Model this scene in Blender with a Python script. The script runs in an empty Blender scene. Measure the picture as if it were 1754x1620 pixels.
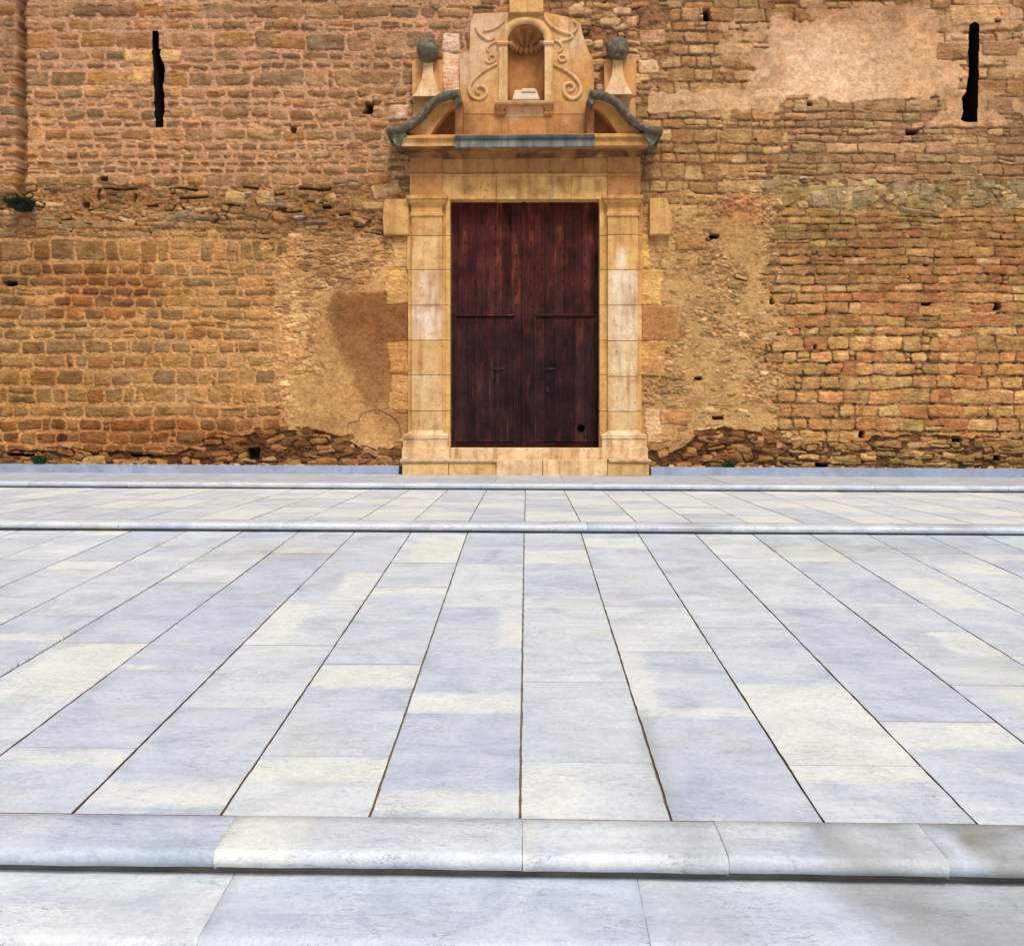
import bpy, bmesh, math, random
import numpy as np
from mathutils import Vector
from mathutils.geometry import tessellate_polygon

# ---------------------------------------------------------------- camera, world, sun, exposure
sc = bpy.context.scene
COL = sc.collection
F = 1700.0                      # focal length in pixels of the 1754 px wide photograph
CX, HY = 861.0, 718.0           # principal point
PSI = 0.0243                    # the camera looks a touch to the left
ZC = 0.817                      # eye height over the landing at the wall
D = 14.8                        # distance of the wall
cam = bpy.data.cameras.new('camera'); camo = bpy.data.objects.new('camera', cam); COL.objects.link(camo)
cam.sensor_width = 36; cam.sensor_fit = 'HORIZONTAL'; cam.lens = 36 * F / 1754
cam.shift_x = (877 - CX) / 1754; cam.shift_y = (HY - 810) / 1754
cam.clip_start = 0.05; cam.clip_end = 2000
camo.location = (0, 0, ZC); camo.rotation_euler = (math.radians(90), 0, PSI)
sc.camera = camo

SUN_EL, SUN_AZ = math.radians(58), math.radians(16)      # high, a little to the right, behind the viewer
w = bpy.data.worlds.new('World'); sc.world = w; w.use_nodes = True
nt = w.node_tree; bg = nt.nodes['Background']
sky = nt.nodes.new('ShaderNodeTexSky'); sky.sky_type = 'NISHITA'; sky.sun_disc = False
sky.sun_elevation = SUN_EL; sky.sun_rotation = math.pi - SUN_AZ
sky.air_density = 0.7; sky.dust_density = 5.0; sky.ozone_density = 0.3
nt.links.new(sky.outputs[0], bg.inputs[0]); bg.inputs[1].default_value = 0.11
sl = bpy.data.lights.new('sun', 'SUN'); sl.energy = 2.6; sl.angle = math.radians(16); sl.color = (1, .97, .92)
so = bpy.data.objects.new('sun', sl); COL.objects.link(so)
sdir = Vector((math.sin(SUN_AZ) * math.cos(SUN_EL), -math.cos(SUN_AZ) * math.cos(SUN_EL), math.sin(SUN_EL)))
so.rotation_euler = sdir.to_track_quat('Z', 'Y').to_euler()
sc.view_settings.view_transform = 'Standard'; sc.view_settings.look = 'None'
sc.view_settings.exposure = -0.08; sc.view_settings.gamma = 1
sc.cycles.max_bounces = 6; sc.cycles.diffuse_bounces = 4

# ---------------------------------------------------------------- helpers
CP, SP = math.cos(PSI), math.sin(PSI)
def Xw(px, Y):
    u = (px - CX) / F
    return Y * (-SP + u * CP) / (CP + u * SP)
def Zw(px, py, Y):
    u = (px - CX) / F
    return ZC + (HY - py) / F * Y / (CP + u * SP)
def P(px, py, Y): return Vector((Xw(px, Y), Y, Zw(px, py, Y)))
def lin(c):
    c = np.asarray(c, float) / 255.0
    return np.where(c <= .04045, c / 12.92, ((c + .055) / 1.055) ** 2.4)

def tag(o, label=None, cat=None, group=None, kind=None):
    if label: o['label'] = label
    if cat: o['category'] = cat
    if group: o['group'] = group
    if kind: o['kind'] = kind
    return o
def empty(name, loc, *a, **k):
    o = bpy.data.objects.new(name, None); COL.objects.link(o); o.location = loc; o.empty_display_size = .3
    return tag(o, *a, **k)

class MB:
    """collects faces with a colour per face; build() links them as one object"""
    def __init__(s): s.v = []; s.f = []; s.c = []
    def add(s, vs, fs, col=(1, 1, 1)):
        n = len(s.v); s.v += [tuple(v) for v in vs]
        for f in fs: s.f.append(tuple(n + i for i in f)); s.c.append(col)
    def box(s, x0, x1, y0, y1, z0, z1, col=(1, 1, 1)):
        vs = [(x0,y0,z0),(x1,y0,z0),(x1,y1,z0),(x0,y1,z0),(x0,y0,z1),(x1,y0,z1),(x1,y1,z1),(x0,y1,z1)]
        s.add(vs, [(0,3,2,1),(4,5,6,7),(0,1,5,4),(1,2,6,5),(2,3,7,6),(3,0,4,7)], col)
    def stack(s, rows, back=D + .1, col=(1, 1, 1)):
        """rows bottom to top: (px left, px right, py, projection from wall): rings with mitred returns"""
        vs = []
        for (l, r, py, p) in rows:
            Y = D - p; x0, x1 = Xw(l, Y), Xw(r, Y); z = Zw((l + r) / 2, py, Y)
            vs += [(x0, Y, z), (x1, Y, z), (x1, back, z), (x0, back, z)]
        fs = [(0, 3, 2, 1)]; n = len(rows)
        for i in range(n - 1):
            a = 4 * i
            for k in range(4): fs.append((a + k, a + (k + 1) % 4, a + 4 + (k + 1) % 4, a + 4 + k))
        fs.append(tuple(4 * (n - 1) + k for k in range(4)))
        s.add(vs, fs, col)
    def prism(s, pts, y0, y1, col=(1, 1, 1)):
        """pts = (x, z) outline, counter-clockwise from the front; y0 front, y1 back"""
        n = len(pts)
        vs = [(x, y0, z) for x, z in pts] + [(x, y1, z) for x, z in pts]
        tri = tessellate_polygon([[Vector((x, z, 0)) for x, z in pts]])
        fs = [tuple(t) for t in tri] + [tuple(n + i for i in reversed(t)) for t in tri]
        fs += [(i, (i + 1) % n, n + (i + 1) % n, n + i) for i in range(n)]
        s.add(vs, fs, col)
    def tube(s, pts, rad, flat=1.0, n=8, col=(1, 1, 1)):
        pts = [Vector(p) for p in pts]; m = len(pts); vs = []; fs = []
        for i, p in enumerate(pts):
            t = (pts[min(i + 1, m - 1)] - pts[max(i - 1, 0)]).normalized()
            yv = Vector((0, 1, 0)); nrm = t.cross(yv)
            nrm = nrm.normalized() if nrm.length > 1e-4 else Vector((1, 0, 0))
            bn = nrm.cross(t).normalized(); r = rad[i] if hasattr(rad, '__len__') else rad
            for k in range(n):
                a = 2 * math.pi * k / n
                vs.append(p + nrm * (math.cos(a) * r) + bn * (math.sin(a) * r * flat))
        for i in range(m - 1):
            for k in range(n):
                fs.append((i*n+k, i*n+(k+1) % n, (i+1)*n+(k+1) % n, (i+1)*n+k))
        fs.append(tuple(range(n - 1, -1, -1))); fs.append(tuple((m-1)*n + k for k in range(n)))
        s.add(vs, fs, col)
    def build(s, name, mat, parent=None, bevel=0, smooth=False, seg=2):
        me = bpy.data.meshes.new(name); me.from_pydata(s.v, [], s.f)
        cols = np.zeros((len(me.loops), 4), np.float32); cols[:, 3] = 1
        tot = [len(f) for f in s.f]
        cols[:, :3] = np.repeat(np.array(s.c, np.float32).reshape(-1, 3), tot, axis=0)
        at = me.color_attributes.new('Col', 'FLOAT_COLOR', 'CORNER'); at.data.foreach_set('color', cols.ravel())
        me.materials.append(mat)
        bm = bmesh.new(); bm.from_mesh(me); bmesh.ops.recalc_face_normals(bm, faces=bm.faces); bm.to_mesh(me); bm.free()
        if smooth: me.polygons.foreach_set('use_smooth', [True] * len(me.polygons))
        o = bpy.data.objects.new(name, me); COL.objects.link(o)
        if parent:
            o.parent = parent
            o.matrix_parent_inverse = parent.matrix_world.inverted() if False else o.matrix_parent_inverse
            pl = Vector((0, 0, 0)); q = parent
            while q: pl += q.location; q = q.parent
            o.location = -pl
        if bevel:
            md = o.modifiers.new('bevel', 'BEVEL'); md.width = bevel; md.segments = seg; md.limit_method = 'ANGLE'
            md.angle_limit = math.radians(35); md.use_clamp_overlap = True
        return o

def dice(o, st, fn):
    """cut the mesh into a grid and colour every corner by its place: fn(px, py, old colour)"""
    me = o.data; bm = bmesh.new(); bm.from_mesh(me)
    xs = [v.co.x for v in bm.verts]; zs = [v.co.z for v in bm.verts]
    for ax, lo, hi in ((0, min(xs), max(xs)), (2, min(zs), max(zs))):
        t = lo + st
        while t < hi - .005:
            c = [0, 0, 0]; nn = [0, 0, 0]; c[ax] = t; nn[ax] = 1
            bmesh.ops.bisect_plane(bm, geom=bm.verts[:] + bm.edges[:] + bm.faces[:], dist=1e-5, plane_co=c, plane_no=nn); t += st
    lay = bm.loops.layers.float_color['Col']
    for f in bm.faces:
        for l in f.loops:
            v = l.vert.co; u = (v.x / v.y); a = PSI + math.atan(u); px = CX + F * math.tan(a)
            dd = v.y * CP - v.x * SP; py = HY - F * (v.z - ZC) / dd
            q = l[lay]; r = fn(px, py, (q[0], q[1], q[2])); l[lay] = (r[0], r[1], r[2], 1)
    bm.to_mesh(me); bm.free()
def mixc(a, b, t): t = max(0., min(1., t)); return tuple(p * (1 - t) + q * t for p, q in zip(a, b))
def blob(px, py, cx, cy, rx, ry, soft=.5): return max(0., min(1., (1 - math.hypot((px - cx) / rx, (py - cy) / ry)) / soft))

def catmull(pts, k=8):
    out = []; n = len(pts); pts = [Vector(p) for p in pts]
    for i in range(n - 1):
        p0, p1, p2, p3 = pts[max(i-1, 0)], pts[i], pts[i+1], pts[min(i+2, n-1)]
        for j in range(k):
            t = j / k
            out.append(.5 * ((2*p1) + (p2-p0)*t + (2*p0-5*p1+4*p2-p3)*t*t + (3*p1-p0-3*p2+p3)*t**3))
    out.append(pts[-1]); return out

# ---------------------------------------------------------------- materials
class NT:
    def __init__(s, name, rough=.85, spec=.3):
        s.m = bpy.data.materials.new(name); s.m.use_nodes = True; s.t = s.m.node_tree
        s.b = s.t.nodes['Principled BSDF']; s.b.inputs['Roughness'].default_value = rough
        s.b.inputs['Specular IOR Level'].default_value = spec
        s.geo = s.n('ShaderNodeNewGeometry')
        s.pos = s.geo.outputs['Position']
    def n(s, t, **k):
        q = s.t.nodes.new(t)
        for a, v in k.items(): setattr(q, a, v)
        return q
    def set(s, sock, v):
        if isinstance(v, bpy.types.NodeSocket): s.t.links.new(v, sock)
        else: sock.default_value = v
    def noise(s, scale, detail=4, rough=.55, vec=None, sc3=None, dist=0):
        vec = vec or s.pos
        if sc3:
            mp = s.n('ShaderNodeMapping'); mp.inputs['Scale'].default_value = sc3; s.t.links.new(vec, mp.inputs[0]); vec = mp.outputs[0]
        q = s.n('ShaderNodeTexNoise'); s.t.links.new(vec, q.inputs['Vector'])
        q.inputs['Scale'].default_value = scale; q.inputs['Detail'].default_value = detail
        q.inputs['Roughness'].default_value = rough; q.inputs['Distortion'].default_value = dist
        return q.outputs[0]
    def ramp(s, f, stops, interp='LINEAR'):
        q = s.n('ShaderNodeValToRGB'); s.t.links.new(f, q.inputs[0]); r = q.color_ramp; r.interpolation = interp
        while len(r.elements) > 1: r.elements.remove(r.elements[0])
        r.elements[0].position = stops[0][0]
        def c4(c): return (c, c, c, 1) if not hasattr(c, '__len__') else (*c, 1)
        r.elements[0].color = c4(stops[0][1])
        for p, c in stops[1:]: e = r.elements.new(p); e.color = c4(c)
        return q.outputs[0]
    def mix(s, f, a, b, mode='MIX'):
        q = s.n('ShaderNodeMix', data_type='RGBA', blend_type=mode)
        s.set(q.inputs[0], f)
        for sock, v in ((q.inputs[6], a), (q.inputs[7], b)):
            if isinstance(v, bpy.types.NodeSocket): s.t.links.new(v, sock)
            else: sock.default_value = (*v, 1) if len(v) == 3 else v
        return q.outputs[2]
    def math(s, op, a, b=0., c=None, clamp=False):
        q = s.n('ShaderNodeMath', operation=op, use_clamp=clamp); s.set(q.inputs[0], a); s.set(q.inputs[1], b)
        if c is not None: s.set(q.inputs[2], c)
        return q.outputs[0]
    def attr(s, name, out='Fac'): q = s.n('ShaderNodeAttribute', attribute_name=name); return q.outputs[out]
    def bump(s, h, dist=.01, st=1.):
        q = s.n('ShaderNodeBump'); q.inputs['Distance'].default_value = dist; q.inputs['Strength'].default_value = st
        s.t.links.new(h, q.inputs['Height']); s.t.links.new(q.outputs[0], s.b.inputs['Normal'])
    def done(s, col): s.set(s.b.inputs['Base Color'], col if isinstance(col, bpy.types.NodeSocket) else (*col, 1)); return s.m

def L(*c): return tuple(float(x) for x in lin(c))

def mat_wall():
    m = NT('wall_masonry', .95, .15)
    c = m.attr('Col', 'Color')
    n1 = m.noise(30, 7, .72)
    c = m.mix(1., c, m.ramp(n1, [(.25, .66), (.5, 1.), (.78, 1.28)]), 'MULTIPLY')
    n2 = m.noise(7, 4, .6)
    c = m.mix(.5, c, m.ramp(n2, [(.3, (.82, .86, .9)), (.7, (1.18, 1.1, 1.02))]), 'MULTIPLY')
    m.bump(m.noise(55, 6, .7), .006, .8)
    return m.done(c)
def mat_ashlar(name='portal_stone', tint=(1, 1, 1), stain=1.0):
    m = NT(name, .85, .25)
    c = m.attr('Col', 'Color')
    big = m.noise(2.3, 5, .6, dist=.6)
    c = m.mix(m.ramp(big, [(.42, 0.), (.60, .55 * stain)]), c, L(202, 146, 82), 'MIX')       # ochre patina
    st = m.noise(1.0, 5, .6, sc3=(9, 9, .9))
    c = m.mix(m.ramp(st, [(.50, 0.), (.70, .55 * stain)]), c, L(150, 100, 60), 'MIX')         # rust-brown runs
    wh = m.noise(3.1, 4, .6, sc3=(1, 1, .6))
    c = m.mix(m.ramp(wh, [(.60, 0.), (.72, .3)]), c, L(232, 210, 182), 'MIX')
    blo = m.noise(7, 6, .65, dist=.4)
    c = m.mix(1., c, m.ramp(blo, [(.3, (.74, .66, .56)), (.5, (.96, .94, .90)), (.7, (1.08, 1.07, 1.04))]), 'MULTIPLY')
    fine = m.noise(60, 6, .75)
    c = m.mix(1., c, m.ramp(fine, [(.25, .70), (.5, 1.), (.8, 1.22)]), 'MULTIPLY')
    pit = m.noise(26, 3, .5)
    c = m.mix(m.ramp(pit, [(.27, .7), (.34, 0.)]), c, L(110, 78, 50), 'MIX')
    c = m.mix(1., c, (1.0, .985, .90), 'MULTIPLY')
    hs = m.n('ShaderNodeHueSaturation'); hs.inputs['Saturation'].default_value = .97; m.t.links.new(c, hs.inputs['Color']); c = hs.outputs[0]
    hb = m.math('ADD', m.noise(45, 5, .7), m.math('MULTIPLY', m.noise(6, 3), .6))
    m.bump(hb, .008, .8)
    return m.done(c)
def mat_lichen():
    m = NT('weathered_grey_stone', .95, .15)
    c = m.ramp(m.noise(16, 6, .65), [(.3, L(74, 66, 54)), (.5, L(106, 97, 84)), (.7, L(150, 141, 128))])
    c = m.mix(m.ramp(m.noise(5, 3), [(.45, 0.), (.65, .5)]), c, L(104, 94, 62))
    m.bump(m.noise(40, 6, .7), .012, 1.)
    return m.done(c)
def mat_lead():
    m = NT('lead_flashing', .85, .15)
    c = m.ramp(m.noise(5, 5, .6, sc3=(2, 1, .5)), [(.3, L(88, 88, 84)), (.5, L(112, 112, 108)), (.7, L(146, 140, 130))])
    c = m.mix(1., c, m.attr('Col', 'Color'), 'MULTIPLY')
    m.bump(m.noise(30, 3), .004, .6)
    return m.done(c)
def mat_door():
    m = NT('old_door_wood', .85, .12)
    g = m.noise(1., 6, .7, sc3=(42, 42, 1.6))
    g2 = m.noise(1., 6, .7, sc3=(10, 10, 2.2), dist=.4)
    z = m.n('ShaderNodeSeparateXYZ'); m.t.links.new(m.pos, z.inputs[0])
    up = m.math('MULTIPLY_ADD', z.outputs[2], .21, m.math('MULTIPLY', m.noise(1.3, 3), .25))  # paint survives higher up
    red = m.mix(g, L(56, 27, 27), L(112, 56, 48)); brown = m.mix(g, L(30, 19, 25), L(72, 45, 42))
    c = m.mix(m.ramp(up, [(.50, 0.), (.86, 1.)]), brown, red)
    hi = m.math('MULTIPLY', m.ramp(g2, [(.54, 0.), (.70, .8)]), m.ramp(up, [(.35, .2), (.65, .35), (.85, 1.)]))
    c = m.mix(hi, c, L(160, 76, 54))
    c = m.mix(m.ramp(g2, [(.30, .85), (.50, 0.)]), c, L(30, 20, 28))
    pt = m.noise(2.6, 5, .6); c = m.mix(1., c, m.ramp(pt, [(.35, .6), (.65, 1.3)]), 'MULTIPLY')
    wn = m.noise(1., 5, .7, sc3=(26, 26, 1.1)); c = m.mix(m.math('MULTIPLY', m.ramp(wn, [(.60, 0.), (.70, .8)]), m.ramp(up, [(.12, 1.), (.5, .35), (.7, 0.)])), c, L(124, 92, 72))
    c = m.mix(1., c, m.attr('Col', 'Color'), 'MULTIPLY'); c = m.mix(1., c, (.80, .78, .80), 'MULTIPLY')
    m.bump(g, .006, 1.)
    return m.done(c)
def mat_plain(name, c, rough=.8, var=.3, sc_=30, spec=.3):
    m = NT(name, rough, spec); n = m.noise(sc_, 5, .6)
    k = m.ramp(n, [(.25, 1 - var), (.75, 1 + var)])
    m.bump(n, .004, .6)
    return m.done(m.mix(1., k, c, 'MULTIPLY'))
def mat_marble(name='marble', k=(.87, .885, .845)):
    m = NT(name, .5, .3)
    sid = m.attr('sid'); cream = m.attr('cream'); stain = m.attr('stain')
    off = m.n('ShaderNodeVectorMath', operation='SCALE'); off.inputs[0].default_value = (37., 23., 11.); m.t.links.new(sid, off.inputs['Scale'])
    v = m.n('ShaderNodeVectorMath', operation='ADD'); m.t.links.new(m.pos, v.inputs[0]); m.t.links.new(off.outputs[0], v.inputs[1]); v = v.outputs[0]
    base = m.ramp(sid, [(0., L(201, 209, 228)), (.35, L(209, 217, 232)), (.7, L(217, 224, 234)), (1., L(227, 232, 237))])
    cl = m.noise(2.2, 6, .62, vec=v, dist=1.2)
    base = m.mix(1., base, m.ramp(cl, [(.3, (.74, .765, .82)), (.5, (.98, .98, .99)), (.72, (1.12, 1.10, 1.06))]), 'MULTIPLY')
    # soft directional clouding along the beds
    mp = m.n('ShaderNodeMapping'); mp.inputs['Rotation'].default_value = (0, 0, .35); mp.inputs['Scale'].default_value = (1.6, 9, 4); m.t.links.new(v, mp.inputs[0])
    bd = m.noise(1.8, 6, .65, vec=mp.outputs[0], dist=.8)
    base = m.mix(.8, base, m.ramp(bd, [(.32, (.82, .85, .90)), (.5, (1., 1., 1.)), (.68, (1.08, 1.07, 1.05))]), 'MULTIPLY')
    # cream beds: signed distance attribute made irregular
    wob = m.math('MULTIPLY_ADD', m.noise(5, 6, .65, vec=v, dist=.6), .16, -.08)
    cm = m.math('MULTIPLY', m.math('ADD', cream, wob), 20., clamp=True)
    cc = m.ramp(m.noise(7, 6, .6, vec=v, dist=1.), [(.3, L(226, 227, 224)), (.5, L(236, 238, 236)), (.7, L(243, 243, 238))])
    base = m.mix(m.math('MULTIPLY', cm, m.ramp(m.noise(4, 5, .6, vec=v), [(.3, .5), (.6, .92)])), base, cc)
    # thin dark veins, short and broken
    vn = m.noise(3.4, 5, .55, vec=mp.outputs[0], dist=1.6)
    vr = m.ramp(m.math('ABSOLUTE', m.math('SUBTRACT', vn, .5)), [(0., 1.), (.016, 0.)])
    gate = m.ramp(m.noise(3.2, 3, vec=v), [(.46, 0.), (.58, .8)])
    base = m.mix(m.math('MULTIPLY', vr, gate), base, L(140, 140, 150))
    gr = m.noise(38, 5, .7, vec=v)
    base = m.mix(1., base, m.ramp(gr, [(.28, (.84, .85, .87)), (.5, (1., 1., 1.)), (.72, (1.06, 1.06, 1.05))]), 'MULTIPLY')
    mq = m.n('ShaderNodeMapping'); mq.inputs['Rotation'].default_value = (0, 0, .2); mq.inputs['Scale'].default_value = (5, 24, 8); m.t.links.new(v, mq.inputs[0])
    sc_ = m.noise(2.2, 4, .6, vec=mq.outputs[0]); base = m.mix(m.ramp(sc_, [(.66, 0.), (.74, .38)]), base, L(150, 152, 162))
    yel = m.noise(1.7, 5, .6); base = m.mix(m.ramp(yel, [(.54, 0.), (.70, .35)]), base, L(214, 212, 200))
    # rust freckles and dirt
    base = m.mix(m.ramp(m.noise(19, 4, .6, vec=v), [(.70, 0.), (.80, .35)]), base, L(206, 178, 140))
    base = m.mix(m.math('MULTIPLY', stain, m.ramp(m.noise(3.2, 5, .6), [(.35, .45), (.6, 1.2)]), clamp=True), base, L(150, 152, 148))
    base = m.mix(m.ramp(m.noise(75, 2, .5, vec=v), [(.76, 0.), (.80, .6)]), base, L(96, 92, 88))
    base = m.mix(1., base, m.ramp(m.noise(110, 4, .7), [(.3, .90), (.7, 1.07)]), 'MULTIPLY')
    base = m.mix(1., base, k, 'MULTIPLY')
    r = m.ramp(m.noise(5, 4, vec=v), [(.3, .46), (.7, .66)]); m.t.links.new(r, m.b.inputs['Roughness'])
    m.bump(m.math('ADD', m.noise(70, 4, .7), m.math('MULTIPLY', m.noise(5, 3), 1.5)), .0025, .8)
    return m.done(base)
def mat_leaf(name, c0, c1):
    m = NT(name, .7, .3)
    return m.done(m.mix(m.ramp(m.noise(30, 2), [(.35, 0.), (.65, 1.)]), c0, c1))
M_WALL = mat_wall(); M_ASH = mat_ashlar(); M_GREY = mat_lichen(); M_LEAD = mat_lead(); M_DOOR = mat_door()
M_WHITE = mat_plain('pale_limestone', L(214, 192, 168), .8, .12, 20)
M_DARK = mat_plain('painted_recess_shade', L(44, 34, 28), .95, .3, 20)  # darkness inside the slits painted as a near-black colour
M_IRON = mat_plain('rusty_iron', L(34, 24, 24), .6, .3, 60)
M_MAR = mat_marble(); M_KERB = mat_marble('kerb_marble', (.64, .69, .77))  # kerb copy darker and bluer: sky-lit face put into its colour
M_BED = mat_plain('joint_dirt', L(124, 108, 88), .95, .4, 60)
M_LEAF = mat_leaf('weed_leaf', L(30, 48, 24), L(74, 98, 44)); M_LEAFD = mat_leaf('dark_weed_leaf', L(22, 26, 18), L(48, 52, 30))

# ---------------------------------------------------------------- paving and steps (z follows gently sloping beds)
rnd = random.Random(7)
def planes(kind):
    if kind == 'T3': return lambda x, y: -.0035 * x
    if kind == 'T2': return lambda x, y: ZC - .897 - .0035 * x
    if kind == 'T1': return lambda x, y: ZC - 1.466 + .0588 * y - .0022 * x
    if kind == 'T0': return lambda x, y: ZC - 1.548 + .0588 * y - .0022 * x
    if kind == 'TB': return lambda x, y: ZC - 1.75 + .0588 * min(y, 2.8) - .0022 * x
    if kind == 'TC': return lambda x, y: ZC - 1.78
def dT1(py): return F * 1.466 / (py - 618)

class Pave:
    def __init__(s): s.v = []; s.f = []; s.sid = []; s.cr = []; s.st = []; s.mi = []; s.smooth = False; s.clean = False
    def slab(s, zf, x0, x1, y0, y1, sid, cream=None, stain=None, gx=.004, gy=.0015, th=.03, step=.06, jit=.0015, front=None):
        """top grid plus skirts. cream(x,y) signed metres; front: rounded nose at y0 of given radius"""
        x0 += gx; x1 -= gx
        if front is None: y0 += gy
        y1 -= gy
        nx = max(2, int((x1 - x0) / step)); ny = max(2, int((y1 - y0) / step))
        if nx * ny > 3000: nx = max(2, nx // 3); ny = max(2, ny // 3)
        xs = [x0 + (x1 - x0) * i / nx for i in range(nx + 1)]
        tilt = (rnd.uniform(-.0008, .0008), rnd.uniform(-.0008, .0008)); dz = rnd.uniform(-.0008, .0008)
        rows = []
        if front is not None:
            s.smooth = True; r, lip = front
            for k in range(9):                                    # full bullnose, bottom to top
                a = -math.pi / 2 + math.pi * k / 8
                rows.append((y0 + r - r * math.cos(a), -r + r * math.sin(a)))
            rows = [(y0 + r + lip, -2 * r)] + rows
            ys = [y0 + r + (y1 - y0 - r) * (j + 1) / ny for j in range(ny)]
        else:
            rows = [(y0, -th), (y0, -.0012), (y0 + .001, 0)]
            ys = [y0 + .001 + (y1 - y0 - .001) * (j + 1) / ny for j in range(ny)]
        rows += [(y, 0) for y in ys]; rows[-1] = (ys[-1] - .001, 0); rows += [(y1, -.0012), (y1, -th)]
        b = len(s.v); cols = [x0] + [x0] + xs + [x1] + [x1]; dzc = [-th, -.0015] + [0] * (nx + 1) + [-.0015, -th]
        cols[2] = x0 + .0012; cols[-3] = x1 - .0012
        jl = [rnd.uniform(-jit, jit) for _ in rows]; jr = [rnd.uniform(-jit, jit) for _ in rows]
        xs0 = x0 * 3.1; chip = {i: rnd.uniform(.002, .006) for i in range(4, len(cols) - 4) if rnd.random() < .05} if front is not None and step < .06 else {}
        for j, (y, dzr) in enumerate(rows):
            for i, (x, dc) in enumerate(zip(cols, dzc)):
                if front is not None and j < 10:
                    y = rows[j][0] + .0022 * math.sin(xs0 * 5 + x * 7) + .0015 * math.sin(x * 23 + xs0) + (chip.get(i, 0) * (j > 3))
                xx = x + (jl[j] if i < 3 else (jr[j] if i >= len(cols) - 3 else 0))
                z = zf(xx, y) + dz + tilt[0] * (x - x0) + tilt[1] * (y - y0) + (min(dzr, dc) if dzr > -.01 or front is None else dzr + min(dc, 0) * .2)
                s.v.append((xx, y, z)); s.sid.append(sid)
                s.cr.append(cream(xx, y) if cream else -1.); s.st.append(stain(xx, y) if stain else 0.)
        m = len(cols)
        for j in range(len(rows) - 1):
            for i in range(m - 1):
                a = b + j * m + i; s.f.append((a, a + 1, a + m + 1, a + m))
                dirt = (i < 2 or i > m - 4 or j > len(rows) - 4) if front is not None else (i < 2 or i > m - 4 or j < 2 or j > len(rows) - 4)
                s.mi.append(1 if dirt and not s.clean else 0)
    def build(s, name, parent=None, mat=None):
        me = bpy.data.meshes.new(name); me.from_pydata(s.v, [], s.f)
        for k, d in (('sid', s.sid), ('cream', s.cr), ('stain', s.st)):
            a = me.attributes.new(k, 'FLOAT', 'POINT'); a.data.foreach_set('value', d)
        me.materials.append(mat or M_MAR); me.materials.append(M_BED); me.polygons.foreach_set('material_index', s.mi); me.polygons.foreach_set('use_smooth', [s.smooth] * len(me.polygons))
        o = bpy.data.objects.new(name, me); COL.objects.link(o)
        if parent: o.parent = parent
        return o

def band(*bs):
    """cream where y lies in one of the bands (y0,y1[,xlo,xhi])"""
    def fn(x, y):
        best = -1.
        for q in bs:
            d = min(y - q[0], q[1] - y)
            if len(q) > 2: d = min(d, x - q[2], q[3] - x)
            best = max(best, d)
        return best
    return fn
W1 = .483; X0 = -.022
# joints and cream beds read off the photograph: column -> joint rows (py), cream (py0, py1, left share, right share)
J1 = {0: [1304, 1167, 1020], 1: [1228, 1114, 1037], 2: [1305, 1167, 1073, 985], 3: [1229, 1039, 960], 4: [1290, 1167, 1030, 960],
      5: [1235, 1116, 1008, 950], 6: [1150, 1060, 980, 945], -1: [1224, 1040, 966], -2: [1298, 1139, 1006, 965], -3: [1216, 1108, 1031, 937],
      -4: [1288, 1154, 1020, 950], -5: [1212, 1106, 1000, 940], -6: [1180, 1060, 985, 940]}
C1 = {0: [(1400, 1305, 0, .46), (966, 941, 0, 1)], 1: [(1228, 1205, 0, 1), (1228, 1114, 0, .30), (938, 920, 0, 1)], 2: [(1338, 1167, 0, 1)],
      3: [(1278, 1229, 0, 1)], 4: [(1215, 1168, .3, 1), (1118, 1076, .45, 1), (960, 940, 0, 1)], 5: [(1180, 1116, .2, 1), (1040, 986, .1, .8)],
      6: [(980, 960, .1, 1)], -1: [(1224, 1185, 0, 1), (1400, 1352, 0, 1), (1111, 1041, .68, 1)], -2: [(1347, 1298, 0, 1), (1181, 1139, 0, 1), (1020, 1006, 0, 1), (965, 916, .2, 1)],
      -3: [(1392, 1340, 0, 1), (1108, 1035, 0, .45), (1031, 981, .45, 1)], -4: [(1325, 1290, 0, 1), (1154, 1144, 0, 1), (950, 938, 0, 1)],
      -5: [(1200, 1106, .1, 1)], -6: [(1106, 1090, 0, 1), (965, 955, 0, 1)]}
SID1 = {(0, 0): .9, (1, 0): .12, (2, 0): .62, (3, 0): .45, (4, 0): .7, (-1, 0): .1, (-2, 0): .85, (-3, 0): .3, (-4, 0): .3, (-2, 1): .42, (0, 1): .5, (0, 2): .8}
YF1, YB1 = dT1(1402), 8.52
def sbox(x, a, b, w): return max(0., min(1., min(x - a, b - x) / w + .5))
def stain1(x, y):
    a = max(0, 1 - abs(x - 2.6 - (y - 2.9) * .25) / .9) * .35 if y < 5 else 0
    b = max(0, 1 - abs(x - X0 - W1 - .012) / .05) * (.5 if y < 4.2 else 0)
    c = max(0, 1 - abs(y - 7.9) / .7) * max(0, min(1, (x - .8) / 2)) * .5 * max(0, 1 - abs(x - 2.2) / 2.2)
    e = max(0, 1 - abs(y - 7.5) / .6) * max(0, 1 - abs(x + 1.9) / .8) * .4
    return max(a, b, c, e)
p1 = Pave()
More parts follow.
